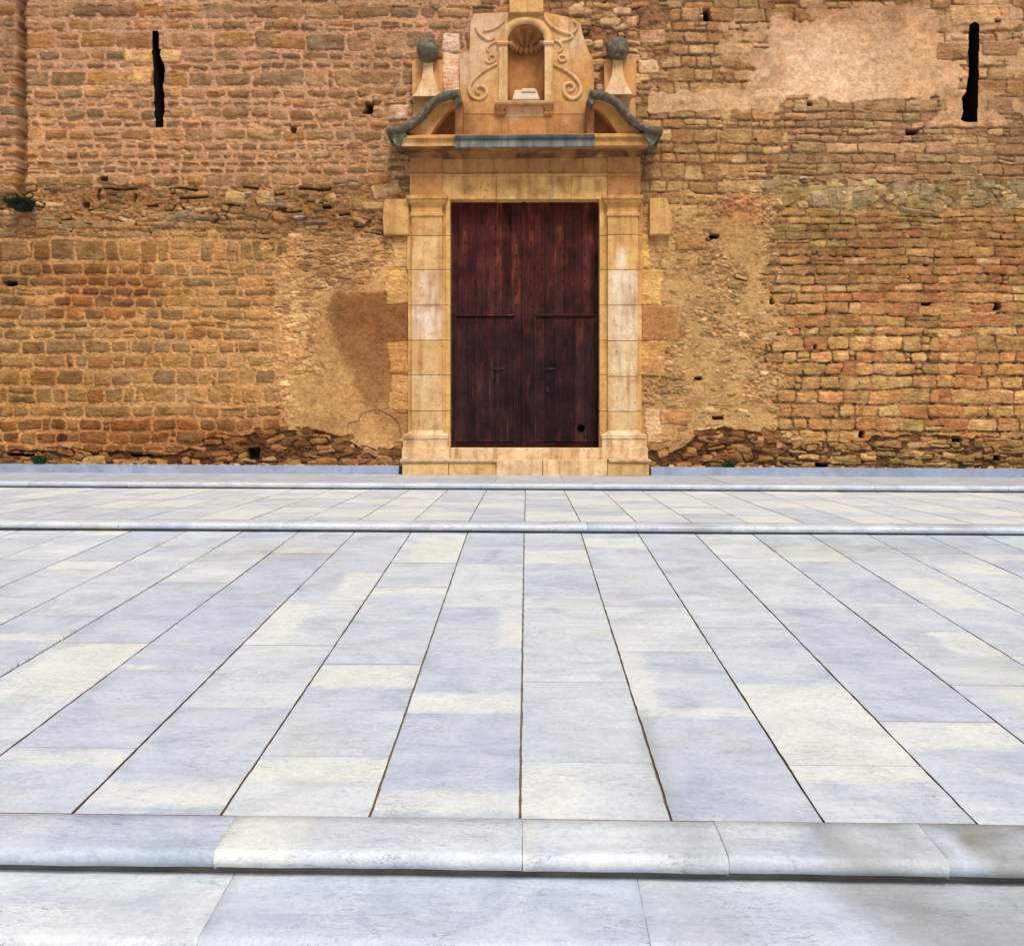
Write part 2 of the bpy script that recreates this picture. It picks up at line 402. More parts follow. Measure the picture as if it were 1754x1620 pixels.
for k in range(-21, 21):
    x0 = X0 + W1 * k; x1 = x0 + W1
    if k in J1: ys = [dT1(v) for v in J1[k]]
    else:
        ys = []; y = YF1 + rnd.uniform(.4, 1.1)
        while y < YB1 - .4: ys.append(y); y += rnd.uniform(.5, 1.3)
    ys = [YF1] + sorted(ys) + [YB1]
    if k in C1: cf = band(*[(dT1(a), dT1(b), x0 + W1 * l - (.1 if l == 0 else 0), x0 + W1 * r + (.1 if r == 1 else 0)) for a, b, l, r in C1[k]])
    for i in range(len(ys) - 1):
        if k in C1: c = cf
        elif rnd.random() < .5:
            q = rnd.uniform(.08, .4); c = band((ys[i+1] - q, ys[i+1] + 1) if rnd.random() < .5 else (ys[i] - 1, ys[i] + q))
        else: c = None
        p1.slab(planes('T1'), x0, x1, ys[i], ys[i+1], SID1.get((k, i), rnd.random()), c, stain1, gx=.0034, gy=.0005, jit=.0018)
def bed(name, zf, x0, x1, y0, y1, dz, parent, mat=M_BED):
    b = MB(); n = 6
    vs = [(x, y, zf(x, y) + dz) for y in (y0, y1) for x in (x0, x1)]
    vs += [(x, y, zf(x, y) + dz - .25) for y in (y0, y1) for x in (x0, x1)]
    b.add(vs, [(0, 1, 3, 2), (0, 4, 5, 1), (1, 5, 7, 3), (2, 3, 7, 6), (0, 2, 6, 4)])
    return b.build(name, mat, parent)
XL, XR = -10.4, 10.4
e1 = p1.build('paving'); tag(e1, kind='structure')
M_RIS = mat_plain('riser_painted_shade', L(112, 106, 98), .95, .5, 6)  # grey front strip: shade under the nosings put into the colour
bed('riser', planes('T1'), XL, XR, 2.980, 2.984, -.028, e1, M_RIS)
bed('joint_bed', planes('T1'), XL, XR, 2.985, 8.6, -.009, e1)
# T1 nosing: long edge pieces
n1 = Pave(); n1.clean = True
nj = [XL, -6.6, -5.2, -3.7, -2.3, -.935, -.013, .597, 1.24, 2.05, 3.3, 4.7, 6.4, XR]
def stain_n(x, y):
    x += (y - 3) * .25
    return sbox(x, .90, 1.24, .04) * .55 + sbox(x, 1.33, 1.9, .04) * .95 + sbox(x, .38, .585, .03) * .28 + sbox(x, 2.3, 9, .3) * .4
ncr = {5: [(-.935, -.655)], 6: [(-.013, .04)], 3: [(-3.6, -3.2)], 4: [(-2.2, -1.92)]}
for i in range(len(nj) - 1):
    b = ncr.get(i); cf = (lambda x, y, b=b: max(min(x - q[0] + .05, q[1] - x) for q in b)) if b else None
    n1.slab(planes('T1'), nj[i], nj[i+1], 2.94, YF1, [.3, .6, .2, .5, .22, .55, .7, .6, .4, .3, .5, .6, .4][i], cf, stain_n, gx=.001, gy=.001, front=(.0275, .012), step=.05, jit=.0008)
tag(n1.build('step_edge', e1), 'rounded bluish marble step edge with damp grey stains on the right')
# T0 step, tread of big pieces
p0 = Pave(); p0.clean = True; j0 = [XL, -6.0, -4.4, -2.9, -.882, .329, 1.55, 2.9, 4.5, 6.2, XR]
s0 = lambda x, y: sbox(x - (3 - y) * .5, .84, 1.5, .14) * .6 + sbox(x - (3 - y) * .2, .34, .56, .12) * .25
for i in range(len(j0) - 1):
    p0.slab(planes('T0'), j0[i], j0[i+1], 2.63, 3.1, [.4, .6, .3, .82, .28, .3, .5, .4, .6, .3][i], None, s0, gx=.001, front=(.0275, .012), step=.05, jit=.001)
e0 = p0.build('step'); tag(e0, kind='structure')
bed('riser', planes('T0'), XL, XR, 2.68, 3.2, -.05, e0, M_MAR)
pb = Pave()
for i in range(15):
    pb.slab(planes('TB'), XL + i * 1.387, XL + (i + 1) * 1.387, 2.25, 2.9, rnd.random(), None, None, gx=.001, front=(.0275, .012), step=.1)
eb = pb.build('lower_step'); tag(eb, kind='structure'); bed('riser', planes('TB'), XL, XR, 2.31, 2.95, -.05, eb, M_MAR)
# T2
W2 = .488; p2 = Pave(); Y2 = 8.72
for k in range(-21, 21):
    x0 = -.018 + W2 * k; x1 = x0 + W2; ys = [Y2]; y = Y2 + rnd.uniform(.5, 1.4)
    while y < 12.3: ys.append(y); y += rnd.uniform(.6, 1.5)
    ys.append(12.62)
    for i in range(len(ys) - 1):
        c = None
        if rnd.random() < .62:
            q = rnd.uniform(.25, .9); c = band((ys[i+1] - q, ys[i+1] + 1) if rnd.random() < .5 else (ys[i] - 1, ys[i] + q))
        p2.slab(planes('T2'), x0, x1, ys[i], ys[i+1], .35 + .65 * rnd.random(), c, None, gx=.0032, gy=.0008, jit=.0014, step=.1)
e2 = p2.build('upper_paving'); tag(e2, kind='structure'); bed('riser', planes('T2'), XL, XR, 8.462, 8.468, -.028, e2, M_RIS); bed('joint_bed', planes('T2'), XL, XR, 8.47, 12.66, -.012, e2)
n2 = Pave(); n2.clean = True; x = XL
sn2 = lambda x, y: (max(0, 1 - abs(x - 1.45) / .35) + max(0, 1 - abs(x - 3.7) / .3)) * .45
while x < XR - .01:
    xn = min(x + rnd.uniform(.9, 1.7), XR)
    n2.slab(planes('T2'), x, xn, 8.42, Y2, .35 + .5 * rnd.random(), None, sn2, gx=.0015, front=(.026, .012), step=.1); x = xn
n2.build('step_edge', e2)
# T3 landing
p3 = Pave(); x = XL
while x < XR - .01:
    xn = min(x + rnd.uniform(.7, 1.5), XR)
    p3.slab(planes('T3'), x, xn, 12.78, 15.1, .1 + .6 * rnd.random(), None, lambda x, y: .3, gx=.0012, step=.25); x = xn
e3 = p3.build('landing'); tag(e3, kind='structure'); bed('riser', planes('T3'), XL, XR, 12.542, 12.548, -.028, e3, M_RIS); bed('joint_bed', planes('T3'), XL, XR, 12.55, 15.15, -.012, e3)
n3 = Pave(); n3.clean = True; x = XL
while x < XR - .01:
    xn = min(x + rnd.uniform(1.2, 2.4), XR)
    c = band((0, 99)) if rnd.random() < .2 else None
    n3.slab(planes('T3'), x, xn, 12.5, 12.78, .15 + .5 * rnd.random(), c, None, gx=.0015, front=(.03, .012), step=.12); x = xn
n3.build('step_edge', e3)
# ground behind the viewer and all round
g = MB(); g.add([(-400, -400, -1.06), (400, -400, -1.06), (400, 400, -1.06), (-400, 400, -1.06)], [(0, 1, 2, 3)])
tag(g.build('ground', mat_plain('pale_paving_ground', L(176, 174, 172), .85, .15, 3)), kind='structure')

# ---------------------------------------------------------------- numpy noise
def vnoise(x, y, seed):
    xi = np.floor(x).astype(np.int64); yi = np.floor(y).astype(np.int64); fx = x - xi; fy = y - yi
    fx = fx * fx * (3 - 2 * fx); fy = fy * fy * (3 - 2 * fy)
    def h(a, b):
        n = (a * 374761393 + b * 668265263 + seed * 982451653) & 0x7fffffff
        n = ((n ^ (n >> 13)) * 1274126177) & 0x7fffffff
        n = (n ^ (n >> 16)) & 0xffffff
        return n.astype(np.float32) / 0xffffff
    return (h(xi, yi) * (1 - fx) + h(xi + 1, yi) * fx) * (1 - fy) + (h(xi, yi + 1) * (1 - fx) + h(xi + 1, yi + 1) * fx) * fy
def fbm(x, y, seed, octv=4, gain=.5):
    s = 0; a = 1; t = 0
    for o in range(octv):
        s = s + a * vnoise(x * 2**o, y * 2**o, seed + o * 17); t += a; a *= gain
    return s / t
def sstep(a, b, x): t = np.clip((x - a) / (b - a), 0, 1); return t * t * (3 - 2 * t)

# ---------------------------------------------------------------- masonry wall as a relief sheet, laid out in photograph pixels at the wall plane
gx = np.concatenate([np.arange(-330, -12, 4.), np.arange(-12, 1766, 1.12), np.arange(1766, 2090, 4.)])
gy = np.concatenate([np.arange(-420, -14, 6.), np.arange(-14, 834, 1.12)])
GX, GY = np.meshgrid(gx, gy)
NYg, NXg = GX.shape
WX = (fbm(GX / 26, GY / 26, 11, 3) - .5) * 9 + (fbm(GX / 7, GY / 7, 12, 2) - .5) * 3.0
WY = (fbm(GX / 60, GY / 40, 13, 3) - .5) * 7 + (fbm(GX / 9, GY / 6, 14, 2) - .5) * 2.6
U, V = GX + WX, GY + WY
EDGE = (fbm(GX / 30, GY / 30, 15, 4) - .5)          # for ragged borders between kinds of masonry
FINE = fbm(GX / 3.2, GY / 2.4, 16, 3) - .5
STRK = fbm(GX / 16, GY / 2.6, 17, 3) - .5           # bedding streaks
H = np.zeros(GX.shape, np.float32); C = np.zeros(GX.shape + (3,), np.float32)
nr = np.random.RandomState(5)

def fill(mask, col, h=0., rough=.012, var=.16):
    n = fbm(GX / 5, GY / 5, 21, 4) - .5
    H[mask] = h + (n * rough * 2 + FINE * .008)[mask]
    k = 1 + n * var * 2 + FINE * .18
    C[mask] = (lin(col)[None, None, :] * k[..., None])[mask]

SM = sstep(.50, .72, fbm(GX / 34, GY / 22, 19, 4))
def blur(a, r):
    a = a.astype(np.float32)
    for _ in range(2):
        for ax in (0, 1):
            p = np.pad(a, [(r + 1, r) if k == ax else (0, 0) for k in (0, 1)], mode='edge'); c = np.cumsum(p, ax, dtype=np.float64)
            a = ((c.take(range(2*r+1, c.shape[ax]), ax) - c.take(range(0, c.shape[ax] - 2*r - 1), ax)) / (2*r+1)).astype(np.float32)
    return a
def render_coat(mask, col, h, r=7, amp=.9, var=.16, cover=1., rough=.01, lo=.36, hi=.62):
    n1 = fbm(GX / 10, GY / 8, 91, 4) - .5; n2 = fbm(GX / 30, GY / 26, 92, 4) - .5
    al = sstep(lo, hi, blur(mask, r) + n1 * amp * .6 + n2 * amp * .5) * cover
    k = 1 + n2 * var * 2.4 + n1 * var + FINE * .14; aa = al[..., None]
    C[:] = C * (1 - aa) + lin(col)[None, None, :] * k[..., None] * aa
    H[:] = H * (1 - al) + (h + n2 * rough * 1.5 + n1 * rough * .6 + FINE * .004) * al
def paint_stone(mask, x0, x1, y0, y1, col, relief, rad, h0=0., soft=2.4, rot=0., smear=0., flat=1.):
    ex = 10 + abs(rot) * (x1 - x0) / 2
    i0, i1 = np.searchsorted(gx, x0 - ex), np.searchsorted(gx, x1 + ex)
    j0, j1 = np.searchsorted(gy, y0 - ex), np.searchsorted(gy, y1 + ex)
    if i1 <= i0 or j1 <= j0: return
    sl_ = (slice(j0, j1), slice(i0, i1))
    if not mask[sl_].any(): return
    u = U[sl_]; v = V[sl_]; cx, cy = (x0 + x1) / 2, (y0 + y1) / 2; hw, hh = (x1 - x0) / 2, (y1 - y0) / 2
    rad = min(rad, hw * .9, hh * .9)
    if rot: cr, sr = math.cos(rot), math.sin(rot); du, dv = u - cx, v - cy; u = cx + du * cr + dv * sr; v = cy - du * sr + dv * cr
    sk = nr.uniform(-.05, .05)
    qx = np.abs(u - cx + (v - cy) * nr.uniform(-.12, .12)) - hw + rad; qy = np.abs(v - cy + (u - cx) * sk * .5) - hh + rad
    d = np.hypot(np.maximum(qx, 0), np.maximum(qy, 0)) + np.minimum(np.maximum(qx, qy), 0) - rad
    ins = -d
    m = (ins > 0) & mask[sl_]
    if not m.any(): return
    prof = np.clip(ins / soft, 0, 1) ** .6
    dome = 1 - np.clip(np.abs(v - cy) / max(hh, 1), 0, 1) ** 2 * .35
    tx, ty = nr.uniform(-1, 1) * .008, nr.uniform(-1, 1) * .008
    hgt = h0 + relief * prof * dome + tx * (u - cx) / max(hw, 1) + ty * (v - cy) / max(hh, 1) + (FINE[sl_] * .012 + STRK[sl_] * .010) * flat
    if smear: hgt = H[sl_] * (smear * SM[sl_]) + hgt * (1 - smear * SM[sl_])
    H[sl_][m] = hgt[m]
    # colour: bedding streaks, a lighter rim, mortar smear near the edge
    k = 1 + (STRK[sl_] * .55 + FINE[sl_] * .35) * flat
    k = k * (1 - .10 * (1 - np.clip(ins / 3.2, 0, 1)))
    cc = col[None, None, :] * k[..., None]
    hs = (fbm(GX[sl_] / 14, GY[sl_] / 9, int(nr.randint(1e6)), 2) - .5)
    cc = cc * (1 + hs[..., None] * np.array([.45, .60, .85]))
    a = np.clip(ins / 1.6, 0, 1)[..., None]
    if smear: a = a * (1 - smear * SM[sl_])[..., None]
    C[sl_] = np.where(m[..., None], C[sl_] * (1 - a) + cc * a, C[sl_])

def pal(cols, jit=.12):
    c = lin(cols[nr.randint(len(cols))]); return np.maximum(c * (1 + nr.uniform(-jit, jit)) * (1 + nr.uniform(-.04, .04, 3)), .01)

def courses(mask, xa, xb, yb, wr, cols, gap, relief, rad, hfun=None, joints=None, split=.1, h0=0., tint=None, smear=0.):
    for r in range(len(yb) - 1):
        y0, y1 = yb[r], yb[r + 1]; hh = y1 - y0
        if joints and r in joints: xs = list(joints[r])
        else:
            xs = [xa - nr.uniform(0, 30)]
            while xs[-1] < xb: xs.append(xs[-1] + np.clip(hh * nr.uniform(*wr), 9, 75))
        for a, b in zip(xs[:-1], xs[1:]):
            g = gap * nr.uniform(.6, 1.25); t = nr.uniform(0, 1)
            top, bot = y0 + g / 2 + nr.uniform(0, .08) * hh, y1 - g / 2 - nr.uniform(0, .08) * hh
            def one(a, b, t0, t1):
                col = pal(cols)
                if tint is not None: col = col * tint((a + b) / 2, (t0 + t1) / 2)
                paint_stone(mask, a + g / 2, b - g / 2, t0, t1, col, relief * nr.uniform(.4, 1.3), rad * nr.uniform(.5, 1.3), h0, smear=smear, rot=nr.uniform(-.035, .035))
            if nr.rand() < split and hh > 14:
                c = y0 + hh * nr.uniform(.38, .62); one(a, b, top, c - g * .4); one(a, b, c + g * .4, bot)
            elif nr.rand() < .07 and b - a > 20:
                c = a + (b - a) * nr.uniform(.65, .8); one(a, c, top, bot); one(c, b, top, (top + bot) / 2); one(c, b, (top + bot) / 2 + 1, bot)
            else: one(a, b, top, bot)

def blocks(mask, xa, xb, ya, yb, hr, seg, wr, cols, gap, relief, rad, **k):
    """coursed work whose courses change height every few stones"""
    x = xa
    while x < xb:
        xn = x + nr.uniform(*seg); ys = [ya - nr.uniform(0, 12)]
        while ys[-1] < yb: ys.append(ys[-1] + nr.uniform(*hr))
        for i in range(len(ys) - 1):
            e0, e1 = x + nr.uniform(-16, 16), xn + nr.uniform(-16, 16); xs = [e0]
            while xs[-1] < e1 - 14: xs.append(xs[-1] + np.clip((ys[i+1] - ys[i]) * nr.uniform(*wr), 9, 62))
            courses(mask, e0, xs[-1], [ys[i], ys[i+1]], wr, cols, gap, relief, rad, joints={0: xs}, **k)
        x = xn
def scatter(n, inside, xr, yr, wr, hr, cols, relief, rad=3, h0=0., rot=.25, dark=.0, jit=.16):
    k = 0; t = 0
    while k < n and t < n * 20:
        t += 1; x, y = nr.uniform(*xr), nr.uniform(*yr)
        i, j = min(np.searchsorted(gx, x), len(gx) - 1), min(np.searchsorted(gy, y), len(gy) - 1)
        if not inside[j, i]: continue
        k += 1; w_ = nr.uniform(*wr); h_ = nr.uniform(*hr); w_ = max(w_, h_ * .9)
        r_ = nr.uniform(-rot, rot)
        if nr.rand() < dark:
            paint_stone(everything, x - w_/2 - 1, x + w_/2 + 2, y - h_/2 - .5, y + h_/2 + 2.2, lin((96, 66, 44)), .002, rad, h0 - .02, rot=r_)
        paint_stone(everything, x - w_/2, x + w_/2, y - h_/2, y + h_/2, pal(cols, jit), relief * nr.uniform(.3, 1.2), rad * nr.uniform(.5, 1.2), h0, rot=r_)

def rubble(mask, cw, ch, cols, relief, jt, seed, gapd=.10, jc=None, hb=0., jdepth=.02):
    js, is_ = np.where(mask.any(1))[0], np.where(mask.any(0))[0]
    if len(js) == 0: return
    sl_ = (slice(js[0], js[-1] + 1), slice(is_[0], is_[-1] + 1)); m = mask[sl_]
    u = (U[sl_] + WX[sl_] * .6) / cw; v = (V[sl_] + WY[sl_] * .5) / ch
    iu, iv = np.floor(u).astype(int), np.floor(v).astype(int)
    f1 = np.full(u.shape, 9., np.float32); f2 = f1.copy(); idv = np.zeros(u.shape, np.int64)
    rs = np.random.RandomState(seed); R = rs.rand(997, 6)
    for a in (-1, 0, 1):
        for b in (-1, 0, 1):
            ii, jj = iu + a, iv + b; hsh = (ii * 73856093 ^ jj * 19349663 ^ seed * 83492791) % 997
            dx = u - (ii + .5 + (R[hsh, 0] - .5) * jt); dy = v - (jj + .5 + (R[hsh, 1] - .5) * jt)
            dd = (np.abs(dx) ** 2.6 + np.abs(dy) ** 2.6) ** (1 / 2.6) * (1 + .35 * (R[hsh, 2] - .5))
            nw = dd < f1
            f2 = np.where(nw, f1, np.minimum(f2, dd)); idv = np.where(nw, hsh, idv); f1 = np.where(nw, dd, f1)
    e = f2 - f1
    k = np.clip((e - gapd * .4) / gapd, 0, 1)
    lvl = R[idv, 3]
    hgt = hb + relief * k ** .6 * (.35 + .9 * lvl) - jdepth * (1 - k) + FINE[sl_] * .016 + STRK[sl_] * .014
    cl = lin(np.array(cols))[(R[idv, 4] * len(cols)).astype(int)]
    cl = cl * (.8 + .4 * R[idv, 5])[..., None] * (1 + STRK[sl_] * .5 + FINE[sl_] * .4)[..., None]
    mc = lin(jc)[None, None, :] * (1 + FINE[sl_] * .5)[..., None]
    cc = mc * (1 - k[..., None]) + cl * k[..., None]
    H[sl_] = np.where(m, hgt, H[sl_]); C[sl_] = np.where(m[..., None], cc, C[sl_])

BR = [(144, 110, 72), (154, 118, 78), (136, 104, 70), (164, 124, 80), (134, 98, 70), (156, 110, 64), (140, 112, 82), (166, 116, 64), (132, 106, 76)]
ed = EDGE * 1.0; ed2 = (fbm(GX / 12, GY / 10, 18, 3) - .5)
everything = np.ones(GX.shape, bool)
# A: upper left, brown stones in wide pinkish mortar
fill(everything, (190, 142, 104), .006, .016, .22)
mA = (GY < 335) & (GX < 960)
courses(mA & (GX < 45), -340, 60, sorted(set([-420 + 22 * i for i in range(19)] + [8, 33, 54, 86, 105, 128, 149, 169, 184, 205, 219, 244, 257, 273, 284, 300, 322])), (1.4, 2.4), BR, 3.6, .026, 5, smear=.4)
mA1 = mA & (GX >= 42)
blocks(mA1, 42, 960, -425, 8, (15, 26), (120, 260), (1.2, 2.7), BR, 4.6, .030, 6, split=.06, smear=.6)
rowsA = [8, 33, 54, 86, 105, 118, 149, 169, 184, 205, 219, 244, 257, 273, 284, 300, 322]
def shifted(r, k): return [v + nr.uniform(-3, 3) * k for v in r]
for xa, xb in ((42, 300), (296, 470), (466, 620), (616, 960)):
    courses(mA1 & (GX > xa + ed2 * 18) & (GX <= xb + 6 + ed2 * 18), xa, xb, shifted(rowsA, 0 if xa == 42 else 1), (1.2, 2.8), BR, 4.0, .032, 6, split=.08, smear=.5,
            tint=lambda x, y: np.array([1.02, 1., 1.0]) if y < 150 else np.array([1.06, 1., .92]))
# C: lower left, coursed stones in ochre mortar
mC = (GY >= 396 + ed * 14) & (GX < 700)
fill(mC, (190, 142, 92), .006, .016, .22)
z = lambda s: [v / 3.813 for v in s]
yC = [384, 408, 450, 473, 492, 507, 527, 548, 563, 582, 606, 632, 661, 692, 716, 739, 761, 779, 800, 822]
JC = {1: z([0,195,225,330,490,680,775,920,1030,1110,1235,1310,1390,1480,1570,1650,1720,1800,1990,2150]),
      2: z([0,80,130,265,340,545,705,790,915,1005,1150,1250,1360,1495,1600,1680,1800]),
      3: z([0,190,425,570,700,830,930,1065,1205,1390,1560,1800]), 4: z([0,110,230,300,420,535,650,760,870,980,1110,1195,1310,1420,1550,1600,1800]),
      5: z([0,180,350,475,620,735,885,1025,1080,1290,1480,1640,1800]), 6: z([0,140,290,430,550,680,800,940,1045,1195,1320,1400,1590,1800]),
      7: z([0,120,415,570,700,860,985,1115,1235,1480,1800]), 8: z([30,210,360,490,620,800,890,980,1060,1150,1210,1345,1455,1640,1800]),
      9: z([0,145,300,550,720,860,1010,1115,1280,1425,1560,1700,1850]), 10: z([0,225,430,480,575,820,950,1050,1235,1340,1380,1490,1610,1800]),
      11: z([0,140,195,375,545,610,730,870,1000,1150,1305,1425,1560,1660,1800]), 12: z([0,50,235,345,435,575,690,800,930,1150,1220,1360,1520,1580,1720,1850]),
      13: z([0,85,190,415,545,860,1010,1280,1440,1600,1680,1840]), 14: z([0,115,275,330,430,520,720,990,1150,1300,1410,1540,1710,1830])}
CL = [(142, 108, 68), (152, 116, 72), (132, 98, 60), (162, 124, 80), (138, 106, 74), (148, 106, 60), (144, 114, 80), (170, 126, 74)]
def tC(x, y):
    t = np.array([1.02, .98, .90])
    if 70 < x < 250 and 445 < y < 545: t = t * np.array([.84, .72, .68])
    if x < 60: t = t * .9
    if x > 300: t = t * np.array([1.14, 1.12, 1.06])
    if y > 725: t = t * np.array([.84, .72, .60])
    return t
courses(mC, -340, 520, yC, (1.2, 2.4), CL, 3.0, .030, 5, joints=JC, split=.03, tint=tC, smear=.3)
courses(mC & (GX < 4), -340, 4, yC, (1.2, 2.4), CL, 3.7, .024, 5, split=.03, tint=tC)
# B: eroded band between
mB = (GY > 322 + ed * 26 + ed2 * 8) & (GY < 400 + ed * 26 + ed2 * 6) & (GX < 706)
fill(mB, (160, 116, 74), -.004, .03, .3)
BB = [(164, 124, 80), (150, 112, 72), (178, 138, 94), (140, 116, 88), (158, 116, 74), (190, 148, 102), (128, 98, 68), (172, 126, 78)]
scatter(330, mB, (-330, 706), (318, 402), (8, 34), (4, 11), BB, .030, 3, -.006, .3, .14)
courses((GY > 372 + ed2 * 10) & (GY < 412) & (GX < 60 + ed2 * 30), -340, 80, [370, 388, 408], (1.6, 3.4), [(150, 118, 78), (138, 114, 84), (160, 122, 76)], 2.6, .026, 4)
for xa, xb, ya, yb_ in ((60, 250, 376, 394), (250, 384, 362, 378), (262, 480, 378, 394), (90, 330, 394, 409), (380, 620, 396, 410), (600, 700, 340, 362)):
    courses(everything, xa, xb, [ya, yb_], (1.6, 3.2), [(158, 122, 80), (146, 118, 82), (166, 126, 80)], 2.6, .026, 4, joints={0: list(np.cumsum([xa] + [nr.uniform(22, 48) for _ in range(int((xb - xa) / 36))]))}, smear=.6)
# a ruined edge with crevices and slaty chips along it
for (x, y, w_, h_) in [(205, 324, 60, 5), (318, 324, 40, 5), (430, 322, 26, 6), (540, 323, 60, 6), (178, 308, 13, 11), (170, 335, 8, 22), (148, 352, 13, 13), (228, 338, 6, 16), (330, 338, 50, 5), (560, 354, 16, 9), (500, 362, 30, 4), (470, 335, 34, 5), (590, 368, 22, 5), (30, 352, 34, 18), (400, 352, 20, 4), (260, 352, 22, 4)]:
    paint_stone(everything, x - w_/2, x + w_/2, y - h_/2, y + h_/2, lin((96, 66, 46)), -.06, 4, -.01, rot=nr.uniform(-.15, .15))
for (x, y, w_, h_, c) in [(404, 340, 32, 25, (194, 158, 104)), (455, 340, 32, 26, (180, 142, 96)), (422, 331, 14, 4, (226, 216, 202)), (325, 358, 15, 7, (178, 166, 154)), (350, 361, 32, 8, (190, 160, 122)), (513, 371, 18, 8, (178, 170, 164)), (540, 381, 44, 5, (132, 126, 118)), (306, 370, 44, 12, (150, 130, 100)), (350, 374, 40, 10, (128, 112, 86)), (470, 352, 30, 6, (140, 126, 108)), (438, 368, 44, 14, (148, 114, 76)), (480, 372, 26, 14, (172, 126, 80)), (662, 325, 54, 24, (192, 150, 108)), (640, 352, 46, 14, (196, 150, 102)), (452, 334, 26, 16, (190, 150, 100))]:
    paint_stone(everything, x - w_/2, x + w_/2, y - h_/2, y + h_/2, lin(c), .038, 5, .0, rot=nr.uniform(-.3, .3) if h_ > 10 else nr.uniform(-.08, .08))
# E: crumbling render and rubble left of the door
mE = (GX > 486 + ed * 120 + ed2 * 40 + np.clip(GY - 640, 0, 200) * .1) & (GX < 712) & (GY > 402 + ed * 24)
EC = [(196, 150, 102), (178, 134, 88), (206, 162, 114), (160, 116, 76), (190, 138, 90), (170, 124, 82), (212, 172, 126)]
fill(mE, (196, 148, 98), .004, .026, .3)
scatter(230, mE & (GX < 575 + ed * 60), (445, 610), (400, 780), (9, 30), (4, 11), EC, .012, 4, .002, .25, .0)
scatter(260, mE & (GX > 520) & (GY < 500 + ed * 60), (520, 712), (400, 520), (8, 30), (4, 9), [(170, 126, 82), (156, 114, 76), (186, 140, 92), (148, 106, 70), (178, 136, 92)], .018, 3, .0, .25, .0)
mE2 = (GX > 690 - (GY - 390) * .62 + ed * 60 + ed2 * 22) & (GX > 556) & (GX < 712) & (GY > 440 + ed * 30)
mE2 |= (GX > 545 + ed * 40 + ed2 * 14) & (GX < 712) & (GY > 500) & (GY < 790)
mE2 |= (GX > 505 + ed * 70 + ed2 * 30) & (GX < 712) & (GY > 640 + ed * 50) & (GY < 772)
render_coat(mE2, (192, 146, 92), .014, 11, 1.4, .2, .86, lo=.3, hi=.75)
# F/H: right side, dry-looking joints
mR = (GX > 880)
fill(mR, (132, 98, 64), -.004, .02, .3)
RF = [(176, 134, 84), (168, 128, 80), (186, 144, 94), (158, 118, 74), (194, 154, 104), (166, 120, 72), (172, 136, 88)]
blocks(mR & (GY < 20), 900, 2100, -425, 20, (15, 24), (140, 280), (1.0, 2.3), RF, 1.6, .022, 4.5, split=.06, smear=.28)
rowsF = [12, 37, 54, 74, 94, 116, 139, 164, 180, 203, 221, 245, 264, 280, 310, 332, 352]
courses(mR & (GY < 345), 870, 1250, rowsF, (1.0, 2.3), RF, 1.2, .019, 3.6, split=.06, smear=.28)
courses(mR & (GY < 345) & (GX > 1235 + ed2 * 20), 1230, 1480, shifted(rowsF, 1.3), (1.0, 2.3), RF, 1.2, .019, 3.6, split=.06, smear=.28)
courses(mR & (GY < 345) & (GX > 1465 + ed2 * 20), 1460, 2100, shifted(rowsF, 1.6), (1.0, 2.3), RF, 1.2, .019, 3.6, split=.06, smear=.28)
mH = (GX > 1330 + ed * 120 + ed2 * 40) & (GY > 160) & (GY < 345)
fill(mH, (122, 90, 60), -.004, .02, .3)
HC = [(164, 124, 88), (154, 116, 82), (160, 120, 86), (176, 138, 98), (148, 110, 80), (158, 128, 88)]
rowsH = [148, 168, 194, 207, 219, 232, 245, 264, 280, 299, 314, 334, 352]
for xa, xb in ((1320, 1490), (1480, 1640), (1630, 1800), (1790, 2100)):
    courses(mH & (GX > xa + ed2 * 16), xa, xb + 40, shifted(rowsH, 0 if xa == 1320 else 1), (1.6, 3.6), HC, .9, .016, 2.6, split=.1, smear=.22)
# smaller rubble above and beside the right finial
mF2 = (GX > 990) & (GX < 1135 + ed * 60) & (GY < 160 + ed * 40)
fill(mF2, (150, 108, 72), -.002, .02, .25)
scatter(110, mF2, (985, 1160), (-20, 180), (10, 34), (7, 16), RF + [(206, 166, 124), (146, 104, 72), (136, 96, 68)], .026, 5, .0, .2, .08)
for (x, y, w_, h_) in [(1065, 20, 30, 13), (1045, 39, 36, 15), (1117, 64, 44, 27), (1072, 116, 32, 26), (1024, 78, 18, 16), (1110, 115, 36, 26), (1082, 38, 20, 18), (985, 20, 28, 16)]:
    paint_stone(everything, x - w_/2, x + w_/2, y - h_/2, y + h_/2, pal([(214, 174, 132), (206, 164, 122), (190, 146, 106)], .05), .032, 5, .0, rot=nr.uniform(-.08, .08))
# J: lower right
mJ = (GX > 1318 + ed * 120 + ed2 * 44) & (GY > 350 + ed * 8)
fill(mJ, (134, 100, 64), -.002, .02, .3)
mJd = mJ & (fbm(GX / 11, GY / 7, 97, 3) > .58)
fill(mJd, (90, 66, 42), -.014, .02, .2)
yJ = [354, 370, 383, 396, 410, 425, 439, 454, 470, 487, 501, 519, 539, 562, 575, 602, 622, 643, 667, 691, 715, 737, 759, 775, 793, 812, 832]
JR = [(176, 128, 80), (168, 116, 70), (186, 138, 86), (170, 128, 78), (162, 108, 66), (180, 132, 84), (172, 138, 86), (162, 130, 80), (188, 148, 98), (170, 114, 70)]
def tJ(x, y):
    t = np.array([1., 1., 1.])
    if y < 480: t = t * np.array([.92, .92, .92])
    if y < 440 and x < 1500: t = t * np.array([.94, 1., .96])
    if y > 575: t = t * np.array([1.08, 1.05, 1.03])
    if y > 765: t = t * np.array([.84, .86, .80])
    return t
ja, jb = [q for q in yJ if q < 580], [q for q in yJ if q >= 575]
